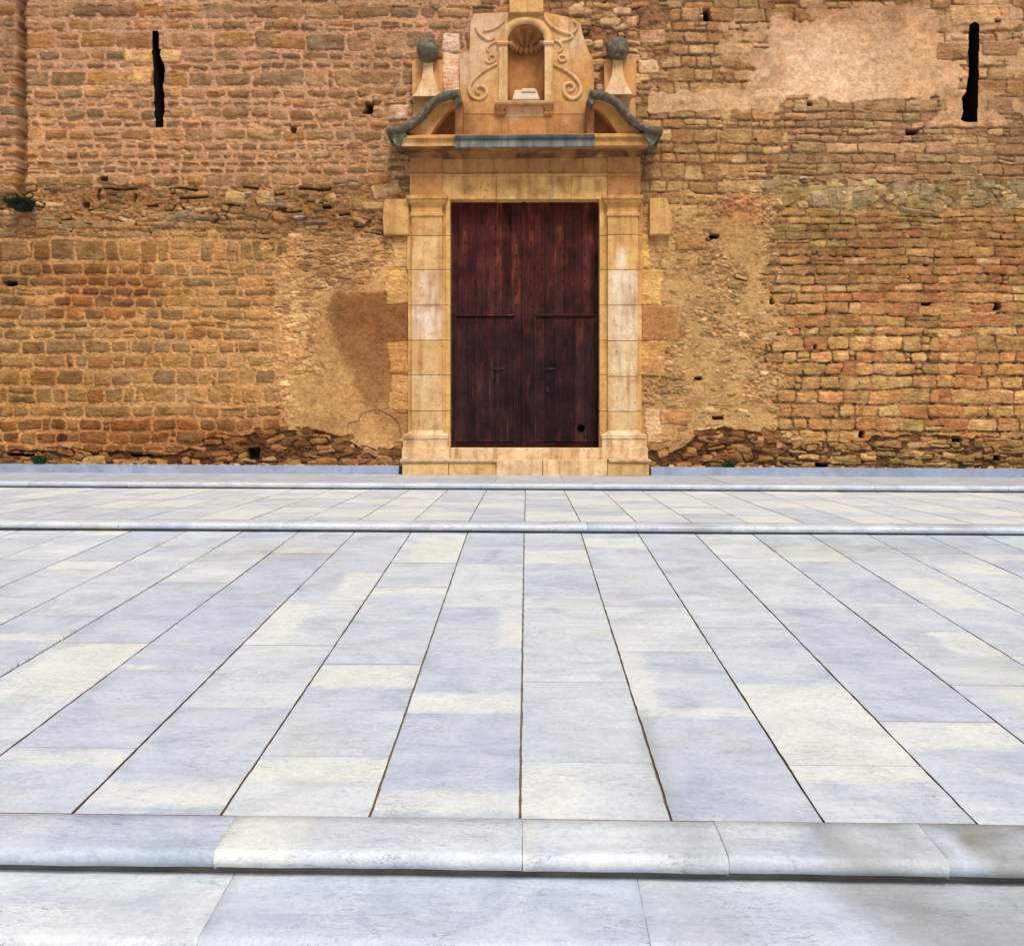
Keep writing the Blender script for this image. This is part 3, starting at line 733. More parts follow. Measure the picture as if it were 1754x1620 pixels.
for xa, xb in ((1290, 1480), (1470, 1620), (1610, 1790), (1780, 2100)):
    courses(mJ & (GY < 578) & (GX > xa + ed2 * 16), xa, xb + 50, shifted(ja, 0 if xa == 1290 else .8), (1.9, 3.9), JR, .8, .014, 2.6, split=.08, tint=tJ, smear=.4)
    courses(mJ & (GY >= 575) & (GX > xa + ed2 * 16), xa, xb + 50, shifted(jb, 0 if xa == 1290 else .9), (1.0, 2.3), JR, 1.2, .021, 5, split=.05, tint=tJ, smear=.35)
mJ2 = (GX > 1310 + ed * 60) & (GY > 752 + ed * 40)
fill(mJ2, (100, 72, 46), -.012, .03, .3)
scatter(330, mJ2, (1290, 2090), (750, 815), (12, 40), (6, 14), [(166, 128, 82), (150, 114, 72), (180, 140, 92), (138, 110, 74), (156, 110, 70)], .030, 4, -.004, .18, .12)
# I: band of bigger greenish rubble, fading out at both ends
mI = (GX > 1300 + ed * 40) & (GY > 312 + ed * 20 + ed2 * 6) & (GY < 356 + ed * 12 + ed2 * 6)
fill(mI, (132, 104, 72), -.004, .02, .3)
scatter(150, mI, (1290, 2090), (308, 358), (9, 22), (6, 13), [(158, 136, 96), (170, 146, 102), (148, 128, 94), (178, 144, 98)], .024, 4, .0, .5, .06)
scatter(85, mI, (1310, 2090), (314, 354), (20, 40), (14, 28), [(150, 132, 94), (166, 142, 96), (144, 126, 90), (178, 146, 98), (152, 124, 80)], .022, 6, .0, .4, .0, .1)
for (x, y, w_, h_, c) in [(1377, 304, 16, 6, (206, 196, 188)), (1552, 336, 4, 13, (216, 206, 188)), (1575, 317, 8, 6, (186, 98, 62)), (1404, 340, 28, 26, (160, 146, 112)), (1640, 318, 30, 4, (180, 112, 72)), (1445, 332, 8, 7, (196, 184, 166)), (1718, 26, 13, 13, (204, 116, 70)), (1585, 330, 24, 30, (156, 138, 100)), (1570, 362, 60, 8, (146, 130, 102))]:
    paint_stone(everything, x - w_/2, x + w_/2, y - h_/2, y + h_/2, lin(c), .035, 4, .0, rot=nr.uniform(-.2, .2))
# K: rubble and old render between door and J
mK = (GX > 1098) & (GX < 1325 + ed * 120 + ed2 * 44 + 4) & (GY > 330 + ed * 30)
KC = [(184, 146, 98), (168, 132, 88), (198, 158, 110), (150, 120, 82), (200, 162, 114), (174, 130, 86), (160, 128, 86)]
fill(mK, (182, 140, 94), .002, .03, .3)
courses(mK & (GX < 1215 + ed * 90 + ed2 * 30) & (GY < 505), 1100, 1260, [328, 352, 372, 400, 432, 462, 480, 502], (1.2, 2.6), RF, 1.8, .024, 4, smear=.6)
scatter(380, mK & (GX > 1190 + ed * 80 - np.clip(GY - 500, 0, 60)), (1100, 1370), (335, 770), (7, 26), (4, 11), KC, .018, 3, .002, .4, .02)
rend = fbm(GX / 50, GY / 44, 41, 5)
mK2 = mK & (((rend + ed2 * .12 > .55) & (GY > 470)) | ((GX > 1225 + ed * 60) & (GX < 1310 + ed * 60) & (GY > 370) & (GY < 560) & (rend + ed2 * .2 > .44)) | ((GX < 1215 + ed * 90 + ed2 * 30) & (GY > 480 + ed * 20) & (GY < 590)) | ((GX < 1330) & (GY > 690 + ed * 60)))
render_coat(mK2, (190, 148, 98), .010, 8, 1.5, .2, .8, lo=.3, hi=.78)
scatter(70, mK, (1225, 1345), (340, 690), (4, 9), (3, 7), [(176, 104, 68), (168, 98, 64), (212, 176, 134)], .022, 2, .008, .6)
scatter(120, mK & (GY > 500), (1110, 1330), (500, 760), (7, 24), (4, 9), [(196, 156, 106), (164, 130, 86), (150, 122, 84), (214, 174, 124)], .016, 4, .006, .3, .0)
# render patches
def patch(mask, col, h, edge=.0, rough=.010, var=.10): fill(mask, col, h, rough, var)
n_big = fbm(GX / 70, GY / 50, 51, 4) - .5; n_mid = fbm(GX / 18, GY / 16, 52, 4) - .5
# G pale render upper right with a ragged top and a curling lower lip
low = np.interp(gx, [1090, 1200, 1330, 1345, 1400, 1450, 1500, 1560, 1650, 1754, 2090], [196, 190, 186, 170, 168, 176, 174, 168, 158, 170, 170])[None, :]
top = np.interp(gx, [1090, 1280, 1330, 1400, 1480, 1600, 1660, 1754, 2090], [178, 160, 20, 60, 55, 70, 110, 120, 150])[None, :]
mG = (GX > 1200 + ed * 90) & (GX < 1645 + ed * 60) & (GY < low + ed * 8) & (GY > top + ed * 70 + n_mid * 60)
mG |= (GX > 1340 + ed * 30) & (GX < 1600) & (GY < 170) & (n_mid + n_big > .02 - (GY - 10) / 260.) & (GY > 8)
render_coat(mG, (202, 160, 116), .020, 9, 1.1, .16, .94)
mGl = (GX > 1110) & (GX < 1640) & (GY < low + ed * 8) & (GY > low - 34 - n_mid * 20)
render_coat(mGl, (212, 168, 124), .022, 3, .5, .12, .9)
paleG = (lin((232, 196, 158))[None, None, :] * np.ones_like(C))
wg = .6 * (sstep(150, 20, np.hypot((GX - 1400) * .8, (GY - 130) * 1.4)) * .75 + np.clip(n_big, 0, 1) * 1.0)[..., None] * mG[..., None]
C[:] = C * (1 - np.clip(wg, 0, 1)) + paleG * np.clip(wg, 0, 1)
mGr = (((GX > 1590) & (GX < 1900) & (GY < 215)) | ((GX > 1230) & (GX < 1345) & (GY < 190) & (GY > 40)) | ((GX > 1380) & (GX < 1650) & (GY < 60))) & (fbm(GX / 26, GY / 20, 98, 4) > .5)
render_coat(mGr, (190, 148, 106), .014, 5, 1.1, .2, .75)
# curl of brickwork under the lip
for (x, y, w_, h_) in [(1365, 168, 44, 7), (1350, 178, 16, 16), (1362, 200, 40, 12)]:
    paint_stone(everything, x - w_/2, x + w_/2, y - h_/2, y + h_/2, lin((178, 128, 86)), .04, 5, .0)
# brown smooth patch left of door, with tails
lb = np.interp(gy, [495, 505, 520, 550, 578, 596, 625, 660, 700, 740], [582, 562, 550, 547, 553, 566, 588, 602, 618, 640])[:, None]
wd = np.minimum(np.minimum((GX + n_mid * 26 + ed * 20 - lb) / 20 + FINE * .8, (706 - GX) / 3.), (GY + n_mid * 9 + ed * 12 - 494) / 10)
wb = sstep(0, 1, wd) * np.interp(GY - (GX - 640) * .5, [495, 570, 640, 700, 745], [.95, .95, .72, .45, 0.]) * (GY < 750)
wbd = wb[..., None]
C[:] = C * (1 - wbd) + (lin((142, 92, 52))[None, None, :] * (1 + (n_mid * .35 + n_big * .5 + FINE * .25))[..., None]) * wbd
H[:] = H * (1 - wb * .8) + (.020 + FINE * .004 + n_mid * .003) * wb * .8
# right brown square of render
mb2 = (GX > 1100) & (GX < 1160 + ed * 50) & (GY > 525 + ed2 * 4) & (GY < 583 + ed2 * 5)
C[mb2] = (lin((176, 124, 76))[None, None, :] * (1 + (n_mid * .2 + FINE * .25))[..., None])[mb2]; H[mb2] = .022 + FINE[mb2] * .006
# flush quoins beside the surround
for (x0, x1, y0, y1, c) in [(662, 712, 463, 521, (206, 158, 96)), (665, 712, 584, 641, (202, 146, 80)), (668, 712, 643, 704, (204, 150, 90)), (674, 712, 404, 460, (198, 150, 98)),
                            (1085, 1135, 462, 522, (218, 170, 98)), (1085, 1140, 585, 643, (206, 154, 94)), (1085, 1112, 402, 460, (218, 168, 94)), (1105, 1132, 700, 760, (222, 178, 134)), (1132, 1180, 702, 730, (196, 142, 90)),
                            (758, 788, 57, 88, (226, 190, 162)), (758, 790, 90, 165, (222, 176, 138)), (666, 698, 180, 205, (204, 166, 140)), (215, 262, 87, 110, (206, 158, 100)), (272, 312, 85, 108, (208, 160, 102)), (225, 260, 116, 147, (200, 148, 90)), (1630, 1656, 60, 70, (196, 150, 110)), (1628, 1710, 8, 44, (190, 148, 98)), (1605, 1657, 74, 104, (164, 120, 80)), (1680, 1745, 72, 98, (156, 112, 76))]:
    paint_stone(everything, x0, x1, y0, y1, lin(c), .028, 2, .006)
# ragged, undercut foot of the wall
foot = np.interp(gx, [-330, 0, 300, 440, 480, 540, 580, 620, 660, 690, 1112, 1150, 1190, 1240, 1320, 1500, 2090], [772, 772, 776, 740, 735, 738, 745, 768, 775, 762, 772, 776, 748, 732, 742, 775, 780])[None, :]
mFt = (GY > foot + ed * 16) & ((GX < 1330) )
fill(mFt, (104, 72, 46), -.022, .03, .3)
scatter(420, mFt, (-330, 1330), (728, 815), (12, 38), (7, 15), [(156, 110, 68), (136, 94, 60), (172, 126, 80), (122, 84, 56), (148, 102, 62), (184, 138, 90)], .034, 4, -.018, .35, .08)
for i in range(9):
    x = nr.uniform(0, 690); paint_stone(everything, x, x + nr.uniform(14, 44), 788 + nr.uniform(-10, 2), 799, pal([(176, 118, 66), (206, 150, 90), (196, 160, 110)]), .03, 3, -.02)
for (x0, x1, y0, y1) in [(424, 446, 766, 788), (222, 266, 778, 783), (1470, 1480, 738, 750), (1630, 1650, 750, 757), (1395, 1420, 792, 800), (1700, 1712, 780, 790), (10, 60, 776, 782)]:
    paint_stone(everything, x0, x1, y0, y1, lin((44, 28, 18)), -.14, 3, -.02)
paint_stone(everything, 98, 118, 743, 758, lin((92, 46, 30)), .01, 8, .0)
# moss and damp at the very bottom
mo = sstep(772, 800, GY + ed * 26)[..., None] * .55
C[:] = C * (1 - mo) + C * np.array([.62, .66, .50]) * mo
# dark openings left by old scaffolding beams, small crevices
for (x0, x1, y0, y1) in [(624, 641, 175, 196), (1202, 1216, 15, 38), (1575, 1594, 518, 524), (1701, 1715, 518, 532), (1380, 1390, 174, 184), (1214, 1231, 399, 408), (1190, 1204, 645, 651), (1219, 1238, 711, 718), (1318, 1326, 510, 520), (496, 506, 216, 228), (1553, 1575, 220, 230), (1393, 1399, 590, 600), (8, 30, 484, 492), (1700, 1712, 34, 42)]:
    big_ = (x1 - x0) * (y1 - y0) > 170 or x0 in (1575, 1214)
    paint_stone(everything, x0, x1, y0, y1, lin((52, 38, 28) if big_ else (92, 66, 44)), -.24 if big_ else -.06, 2, -.02, 1.2)
# left corner: the wall left of the groove stands forward down to the ruined band
lift = sstep(40, 33, GX + WX * .5) * sstep(352, 335, GY + ed * 30)
H += (lift * .10).astype(np.float32)
grv = np.exp(-((GX + WX * .8 - 39) / 5.0) ** 2) * sstep(362, 330, GY)
H -= (grv * .12).astype(np.float32)
C[:] = C * (1 - (grv * .45)[..., None] * np.array([.8, .9, 1.]))       # shade of the groove painted into the stone colour
# broad weathering: ochre low down, pinker and greyer high up
ty = sstep(420, 0, GY)[..., None]; C[:] = C * (1 + ty * np.array([.03, .01, .07])) * (1 - (1 - ty) * np.array([0, .03, .14]))
big = (fbm(GX / 160, GY / 110, 71, 4) - .5)[..., None]; C[:] = C * (1 + big * np.array([.35, .40, .45]))
for cx, cy, rx, ry, mu in [(180, 500, 130, 60, (.84, .70, .62)), (290, 752, 300, 42, (.76, .60, .48)), (20, 480, 60, 90, (.82, .80, .80)), (15, 100, 34, 330, (.84, .84, .86)), (1570, 460, 240, 80, (.90, .82, .82)),
                            (1420, 0, 180, 50, (.84, .78, .74)), (570, 372, 140, 34, (.80, .74, .70)), (190, 338, 90, 22, (.76, .70, .66)), (1230, 765, 130, 32, (.74, .66, .58)), (1660, 330, 160, 30, (.92, .94, .96)), (1500, 400, 170, 50, (.88, .92, .90)),
                            (1260, 360, 60, 36, (.86, .68, .60)), (1690, 650, 120, 110, (.98, .90, .88)), (960, 60, 180, 60, (.9, .84, .8)), (60, 700, 160, 90, (1.0, .96, .84)), (430, 650, 110, 120, (1.08, 1.08, 1.06))]:
    d = np.sqrt(((GX - cx) / rx) ** 2 + ((GY - cy) / ry) ** 2) + (fbm(GX / 24, GY / 20, 95, 4) - .5) * 1.1
    C[:] = C * (1 - sstep(1.25, .35, d)[..., None] * (1 - np.array(mu)))
m1 = fbm(GX / 4.5, GY / 3.5, 81, 3) - .5; m2 = fbm(GX / 13, GY / 9, 82, 3) - .5; m3 = fbm(GX / 9, GY / 7, 83, 3)
m4 = fbm(GX / 2.6, GY / 2.2, 84, 2) - .5
C[:] = C * (1 + m4[..., None] * np.array([.38, .42, .44])) * (1 + m1[..., None] * .42 + m2[..., None] * np.array([.35, .45, .55]))
cr = np.abs(np.hypot((GX + n_mid * 14 - 642) / 44, (GY + n_mid * 10 - 748) / 44) - 1) * 44
lnk = np.minimum(np.where((GY < 752) & (GX < 690), cr, 99), np.where((GX > 642) & (GX < 704), np.abs(GY - 704 - n_mid * 16 - 3 * np.sin(GX / 9)), 99))
kk = sstep(1.8, .4, lnk); C[:] = C * (1 - kk[..., None] * .38); H -= (kk * .010).astype(np.float32)
pit = sstep(.68, .82, m3)[..., None] * .28; C[:] = C * (1 - pit)
gr = C.mean(-1, keepdims=True); C[:] = (C * .90 + gr * .10) * np.array([1.03, 1.01, .93])
C[:] = C * (1 + .10 * sstep(1250, 1400, GX)[..., None])
over = C[..., 1] > .70 * C[..., 0]; C[..., 1] = np.where(over, .70 * C[..., 0] + .3 * (C[..., 1] - .70 * C[..., 0]), C[..., 1])
C[:] = np.clip(C * 1.0, .012, .85)

# slits and openings are real holes
def slit_l(gy_): return 261 + np.interp(gy_, [52, 218], [0, 6]), np.interp(gy_, [52, 60, 84, 86, 96, 112, 122, 140, 148, 160, 178, 190, 200, 218], [269, 271, 273, 277, 276, 280, 283, 280, 278, 281, 281, 282, 279, 279])
def slit_r(gy_): return np.interp(gy_, [38, 120, 158, 168, 192, 206, 212], [1660, 1659, 1655, 1648, 1650, 1645, 1660]), 1677 - np.interp(gy_, [38, 212], [0, 4])
hole = np.zeros(GX.shape, bool)
l, r = slit_l(gy); hole |= (GX > l[:, None] + ed * 2) & (GX < r[:, None] + ed * 4) & (GY > 54) & (GY < 218)
l, r = slit_r(gy); cap_ = 40 + ((GX - 1668) / 8.5) ** 2 * 6
hole |= (GX > l[:, None] + ed * 3) & (GX < r[:, None]) & (GY > cap_) & (GY < 210)
hole |= (GX > 764) & (GX < 1036) & (GY > 318) & (GY < 792)
hole |= (GX > 862) & (GX < 938) & (GY > 50) & (GY < 177)
hidden = (GX > 712) & (GX < 1090) & (GY > 270) & (GY < 812)
H[hidden] = np.minimum(H[hidden], .02)

Xg = (D * (-SP + (GX - CX) / F * CP) / (CP + (GX - CX) / F * SP)); Zg = ZC + (HY - GY) / F * D / (CP + (GX - CX) / F * SP)
co = np.stack([Xg, D - H, Zg], -1).astype(np.float32).reshape(-1, 3)
idx = np.arange(NYg * NXg).reshape(NYg, NXg)
q = np.stack([idx[:-1, :-1], idx[1:, :-1], idx[1:, 1:], idx[:-1, 1:]], -1).reshape(-1, 4)
keep = ~(hole[:-1, :-1] | hole[1:, :-1] | hole[1:, 1:] | hole[:-1, 1:]).reshape(-1)
q = q[keep]
me = bpy.data.meshes.new('stone_wall')
me.vertices.add(len(co)); me.vertices.foreach_set('co', co.ravel())
me.loops.add(q.size); me.loops.foreach_set('vertex_index', q.ravel().astype(np.int32))
me.polygons.add(len(q)); me.polygons.foreach_set('loop_start', np.arange(0, q.size, 4, dtype=np.int32))
me.polygons.foreach_set('use_smooth', np.ones(len(q), bool))
me.update(calc_edges=True)
ca = me.color_attributes.new('Col', 'FLOAT_COLOR', 'POINT')
ca.data.foreach_set('color', np.concatenate([C.reshape(-1, 3), np.ones((C.shape[0] * C.shape[1], 1), np.float32)], 1).astype(np.float32).ravel())
me.materials.append(M_WALL)
wall = bpy.data.objects.new('stone_wall', me); COL.objects.link(wall)
tag(wall, 'old ochre rubble stone church wall with patched render rising behind the marble landing', 'wall')
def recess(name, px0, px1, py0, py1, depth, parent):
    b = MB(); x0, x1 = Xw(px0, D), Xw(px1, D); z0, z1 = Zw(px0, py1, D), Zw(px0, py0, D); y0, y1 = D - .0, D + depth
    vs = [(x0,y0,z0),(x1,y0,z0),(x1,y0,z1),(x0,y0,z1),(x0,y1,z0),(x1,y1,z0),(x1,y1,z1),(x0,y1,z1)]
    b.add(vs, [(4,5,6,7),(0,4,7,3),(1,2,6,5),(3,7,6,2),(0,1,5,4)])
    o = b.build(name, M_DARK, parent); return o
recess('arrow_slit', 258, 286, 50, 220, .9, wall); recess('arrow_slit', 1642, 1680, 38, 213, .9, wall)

# ---------------------------------------------------------------- portal
PT = empty('stone_portal', (Xw(900, D), D, 0), 'carved ochre stone doorway with pilasters, curved broken pediment, niche and two ball finials', 'doorway')
S_OCH, S_PALE, S_TAN, S_BR = L(216, 168, 104), L(232, 206, 172), L(210, 158, 100), L(190, 132, 82)
PINK = L(238, 212, 196)
def pil(side):
    mir = (lambda a, b: (a, b)) if side < 0 else (lambda a, b: (1798 - b, 1798 - a))
    def S(b, rows, **k): b.stack([(*mir(l, r), y, p) for l, r, y, p in rows], **k)
    b = MB()
    js = [738, 704, 642, 583, 523, 462, 404, 369] if side < 0 else [738, 705, 645, 584, 523, 462, 402, 369]
    cs = [L(222, 190, 146), L(228, 200, 160), L(222, 184, 132), L(240, 218, 204), L(234, 204, 170), L(232, 196, 140), L(214, 166, 106)] if side < 0 else \
         [L(222, 188, 140), L(228, 200, 164), L(232, 208, 174), L(236, 214, 188), L(236, 212, 186), L(230, 184, 110), L(214, 168, 104)]
    for i in range(7):
        S(b, [(705, 757, js[i] - .5, .12), (705, 757, js[i+1] + .5, .12)], col=cs[i])
    sh = b.build('pilaster', M_ASH, PT, .006)
    def shc(px, py, c):
        q = px if side < 0 else 1798 - px
        och = L(216, 168, 108)
        c = mixc(c, och, max(0, (abs(q - 731) - 15) / 12) * .6)
        if side < 0:
            c = mixc(c, L(244, 226, 216), blob(q, py, 732, 545, 15, 44, .3)); c = mixc(c, L(236, 214, 196), blob(q, py, 734, 492, 24, 34, .5) * .8)
            c = mixc(c, L(150, 118, 82), blob(q, py, 735, 522, 18, 5, .6) * .6)
        else:
            c = mixc(c, L(240, 224, 204), blob(q, py, 735, 440, 11, 26, .5)); c = mixc(c, L(238, 222, 202), blob(q, py, 733, 500, 22, 60, .5) * .7)
        return c
    dice(sh, .05, shc)
    # pier behind, with the door reveal; courses follow the shaft
    b = MB(); js2 = [768, 704, 642, 583, 523, 462, 404, 338]
    for i in range(7):
        out = 697 if i > 4 else 699
        S(b, [(out, 771, js2[i] - .35, .065), (out, 771, js2[i+1] + .35, .065)], back=D + .56, col=[L(222, 176, 112), L(226, 184, 120), L(224, 178, 108), L(226, 184, 122), L(224, 176, 104), L(222, 170, 98), L(214, 160, 92)][i])
        S(b, [(763, 771, js2[i] - .35, .08), (763, 771, js2[i+1] + .35, .08)], back=D, col=L(226, 186, 112))
    b.build('door_jamb', M_ASH, PT, .005)
    b = MB()
    S(b, [(690, 767, 767, .17), (690, 767, 753, .17), (690.5, 767, 752, .175), (690, 768, 751, .185), (690, 768, 745, .185), (692, 766, 743.5, .175), (699, 760, 741.5, .145), (701, 759, 740.5, .14), (704, 758, 737, .125)], col=S_PALE)
    b.build('pilaster_base', M_ASH, sh, .004)
    b = MB()
    S(b, [(704, 758, 370.5, .125), (702, 759, 369.5, .14), (702, 759, 365, .14), (704.5, 757.5, 364, .125), (704.5, 757.5, 354, .125), (703, 759, 351, .14), (700, 762, 347, .165), (699.5, 763, 346, .175), (699, 764, 341, .18), (696, 766, 340, .2), (696, 767, 334, .205)], col=L(218, 168, 102))
    b.build('capital', M_ASH, sh, .003)
    b = MB()
    S(b, [(688, 770, 788, .23), (688, 770, 767, .23)], col=L(238, 208, 166)); b.build('plinth', M_ASH, sh, .008)
    # big squared block at capital height, weathered
    b = MB(); blk = [(657, 700, 402, .11), (655, 700, 372, .13), (658, 700, 341, .12)] if side < 0 else [(649, 685, 402, .11), (646, 685, 372, .12), (656, 685, 339, .12)]
    S(b, blk, col=L(218, 170, 104)); b.build('corner_block', M_ASH, PT, .015, seg=3)
    return sh
pil(-1); pil(1)
b = MB()
b.stack([(771, 1029, 790, .2), (771, 1029, 767.5, .2)], back=D + .56, col=L(236, 208, 172)); b.build('threshold', M_ASH, PT, .01)
b = MB()
for x0, x1, c in [(689, 768, (232, 194, 140)), (769, 849, (230, 192, 138)), (850, 929, (238, 210, 178)), (930, 1040, (240, 206, 160)), (1041, 1112, (212, 176, 120))]:
    b.stack([(x0, x1, 815, .36), (x0, x1, 793 if x0 < 849 or x0 > 1040 else 788, .36)], col=L(*c))
b.stack([(685, 851, 792.8, .37), (684.5, 851, 791, .39), (684.5, 851, 788, .39), (686, 850, 786.5, .38)], col=L(206, 184, 156))
b.stack([(1043, 1115, 792.8, .37), (1043, 1115.5, 791, .39), (1043, 1115.5, 788, .39), (1044, 1114, 786.5, .38)], col=L(206, 180, 150))
b.build('door_step', M_ASH, PT, .007)
# entablature
b = MB(); 
for x0, x1, c in [(757.6, 850, (240, 190, 116)), (850.5, 978, (236, 190, 118)), (978.5, 1040.4, (242, 196, 118))]:
    b.stack([(x0, x1, 341, .085), (x0, x1, 303, .085)], back=D + .56, col=L(*c))
b.stack([(702, 757, 334, .13), (702, 757, 303, .13)], col=S_BR); b.stack([(1041, 1097, 334, .13), (1041, 1097, 303, .13)], col=S_BR)
ac = b.build('architrave', M_ASH, PT)
def arc(px, py, c):
    for cx, cy, rx, ry in ((880, 312, 40, 12), (960, 310, 30, 14), (800, 322, 26, 16), (1025, 320, 14, 20), (925, 330, 20, 10)): c = mixc(c, L(168, 120, 74), blob(px, py, cx, cy, rx, ry, .9) * .8)
    return mixc(c, L(236, 196, 128), blob(px, py, 1010, 322, 8, 22, .5) * .8)
dice(ac, .04, arc)
b = MB()
b.stack([(757, 1041, 303, .09), (757, 1041, 301, .105), (757, 1041, 297.5, .115), (757, 1041, 296.8, .09)], col=L(208, 160, 100))
for a, c_ in ((702, 757), (1041, 1097)):
    b.stack([(a, c_, 303, .132), (a - 1, c_ + 1, 301, .15), (a - 1, c_ + 1, 297.5, .16), (a, c_, 296.8, .135)], col=L(190, 138, 86))
b.build('moulding', M_ASH, PT, .003)
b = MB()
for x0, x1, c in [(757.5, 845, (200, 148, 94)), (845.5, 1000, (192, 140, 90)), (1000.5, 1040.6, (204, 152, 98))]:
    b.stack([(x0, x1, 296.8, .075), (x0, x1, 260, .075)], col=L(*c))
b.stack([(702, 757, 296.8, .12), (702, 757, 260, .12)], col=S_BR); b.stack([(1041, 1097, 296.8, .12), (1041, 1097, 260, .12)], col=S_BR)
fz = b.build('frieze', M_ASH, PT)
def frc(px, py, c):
    c = mixc(c, L(140, 94, 64), (276 - py) / 22 * .6)  # darker towards the cornice: its shade painted in along with brown stain
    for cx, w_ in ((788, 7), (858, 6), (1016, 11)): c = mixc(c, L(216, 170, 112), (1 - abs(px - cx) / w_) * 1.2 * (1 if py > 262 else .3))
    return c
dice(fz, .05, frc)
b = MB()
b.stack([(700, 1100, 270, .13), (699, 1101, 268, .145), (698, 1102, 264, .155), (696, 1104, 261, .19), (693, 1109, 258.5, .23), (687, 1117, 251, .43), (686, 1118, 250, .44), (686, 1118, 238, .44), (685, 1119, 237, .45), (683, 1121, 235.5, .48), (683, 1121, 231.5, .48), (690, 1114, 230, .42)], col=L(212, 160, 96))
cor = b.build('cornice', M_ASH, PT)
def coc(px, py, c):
    if py > 250.6: return mixc(L(92, 62, 46), L(130, 88, 60), blob(px, py, 860, 258, 14, 20, .5))  # underside painted dark: shade below the cornice as well as brown staining
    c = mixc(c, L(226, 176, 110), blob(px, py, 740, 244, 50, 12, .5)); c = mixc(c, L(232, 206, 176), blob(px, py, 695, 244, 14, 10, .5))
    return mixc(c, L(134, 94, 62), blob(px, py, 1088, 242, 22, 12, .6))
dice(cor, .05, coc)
b = MB(); 
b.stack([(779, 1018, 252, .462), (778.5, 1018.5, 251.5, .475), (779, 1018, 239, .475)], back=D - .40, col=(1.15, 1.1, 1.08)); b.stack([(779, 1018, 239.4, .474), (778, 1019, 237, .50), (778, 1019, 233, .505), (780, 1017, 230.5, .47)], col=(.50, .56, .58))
b.build('lead_flashing', M_LEAD, cor, .003)

# curved broken pediment arms: crop coordinates (6.23 px per photo px)
zl = lambda p: (640 + p[0] / 6.2308, p[1] / 6.2308)
top = [zl(p) for p in [(135, 1395), (220, 1385), (310, 1365), (400, 1320), (480, 1255), (545, 1180), (610, 1105), (690, 1045), (790, 1005), (905, 990)]]
inn = [zl(p) for p in [(440, 1440), (590, 1440), (650, 1370), (700, 1300), (760, 1215), (830, 1160), (890, 1140)]]
def arm(side):
    mx = (lambda x: x) if side < 0 else (lambda x: 1797 - x)
    pts = [(mx(x), y) for x, y in top]
    def path(Y): return [P(x, y, Y) for x, y in [(a[0], a[1]) for a in [tuple(v) for v in catmull([Vector((x, y, 0)) for x, y in pts], 6)]] for x, y in [(x, y)]] if False else None
    cv = [(v.x, v.y) for v in catmull([Vector((x, y, 0)) for x, y in pts], 6)]
    b = MB(); Yf = D - .52; r = .046; m = len(cv); prof = []
    for k in range(7):                                              # rounded front, running back to the wall
        a = math.pi / 2 + math.pi * k / 6; prof.append((math.cos(a) * r * .9, math.sin(a) * r))
    prof = [(.5, r)] + prof + [(.5, -r)]
    c3 = [P(x, y, Yf) for x, y in cv]; vs = []; fs = []
    for i, p in enumerate(c3):
        t = (c3[min(i + 1, m - 1)] - c3[max(i - 1, 0)]); t.y = 0; t.normalize(); nrm = Vector((-t.z, 0, t.x)) * (1 if side < 0 else -1)
        for dy, dn in prof: vs.append(p + Vector((0, dy, 0)) + nrm * dn)
    n = len(prof)
    for i in range(m - 1):
        for k in range(n - 1): fs.append((i*n+k, i*n+k+1, (i+1)*n+k+1, (i+1)*n+k))
        fs.append((i*n+n-1, i*n, (i+1)*n, (i+1)*n+n-1))
    fs += [tuple(range(n)), tuple((m-1)*n + k for k in range(n))]
    b.add(vs, fs)
    # end drops: the eaves end hangs to the cornice corner, the inner end is cut square
    ex = [(mx(a), y) for a, y in [(662, 222), (690, 218), (697, 231), (690, 236), (683, 250), (676, 246)]]
    o2 = [(Xw(x, Yf), Zw(x, y, Yf)) for x, y in ex]
    if side > 0: o2 = o2[::-1]
    b.prism(o2, Yf + .02, D + .05)
    ex = [(mx(a), y) for a, y in [(779, 157), (788, 154), (791, 172), (781, 180)]]
    o2 = [(Xw(x, Yf), Zw(x, y, Yf)) for x, y in ex]
    if side > 0: o2 = o2[::-1]
    b.prism(o2, Yf + .01, D + .05)
    ar = b.build('pediment_scroll', M_GREY, PT, 0, smooth=False)
    ar.data.polygons.foreach_set('use_smooth', [len(p.vertices) == 4 for p in ar.data.polygons])
    # ochre face below the dark moulding
    b = MB(); Y2_ = D - .36
    up = [(x, y + 5) for x, y in cv if (mx(x) > 686)]
    lo = [(v.x, v.y) for v in catmull([Vector((mx(x), y, 0)) for x, y in inn], 5)]
    poly = [(Xw(x, Y2_), Zw(x, y, Y2_)) for x, y in up + lo[::-1]]
    b.prism(poly if side > 0 else poly[::-1], Y2_, D + .05, L(216, 158, 92))
    # a thin bead under the moulding
    bp = [P(x + (0 if side < 0 else 0), y + 12, Y2_ - .01) for x, y in cv if 700 < mx(x) < 776]
    b.tube(bp, .016, 1., 6, L(222, 184, 150))
    b.build('pediment_face', M_ASH, ar, 0)
    # darker stone filling inside the curve
    b = MB(); x0, x1 = sorted((mx(715), mx(792)))
    b.stack([(x0, x1, 234, .07), (x0, x1, 168, .07)], col=L(150, 108, 74)); b.build('tympanum_stone', M_ASH, ar)
    b = MB(); x0, x1 = sorted((mx(779), mx(792)))
    b.stack([(x0, x1, 234, .30), (x0, x1, 170, .30)], col=L(150, 104, 66)); b.build('scroll_end', M_ASH, ar, .01)
arm(-1); arm(1)

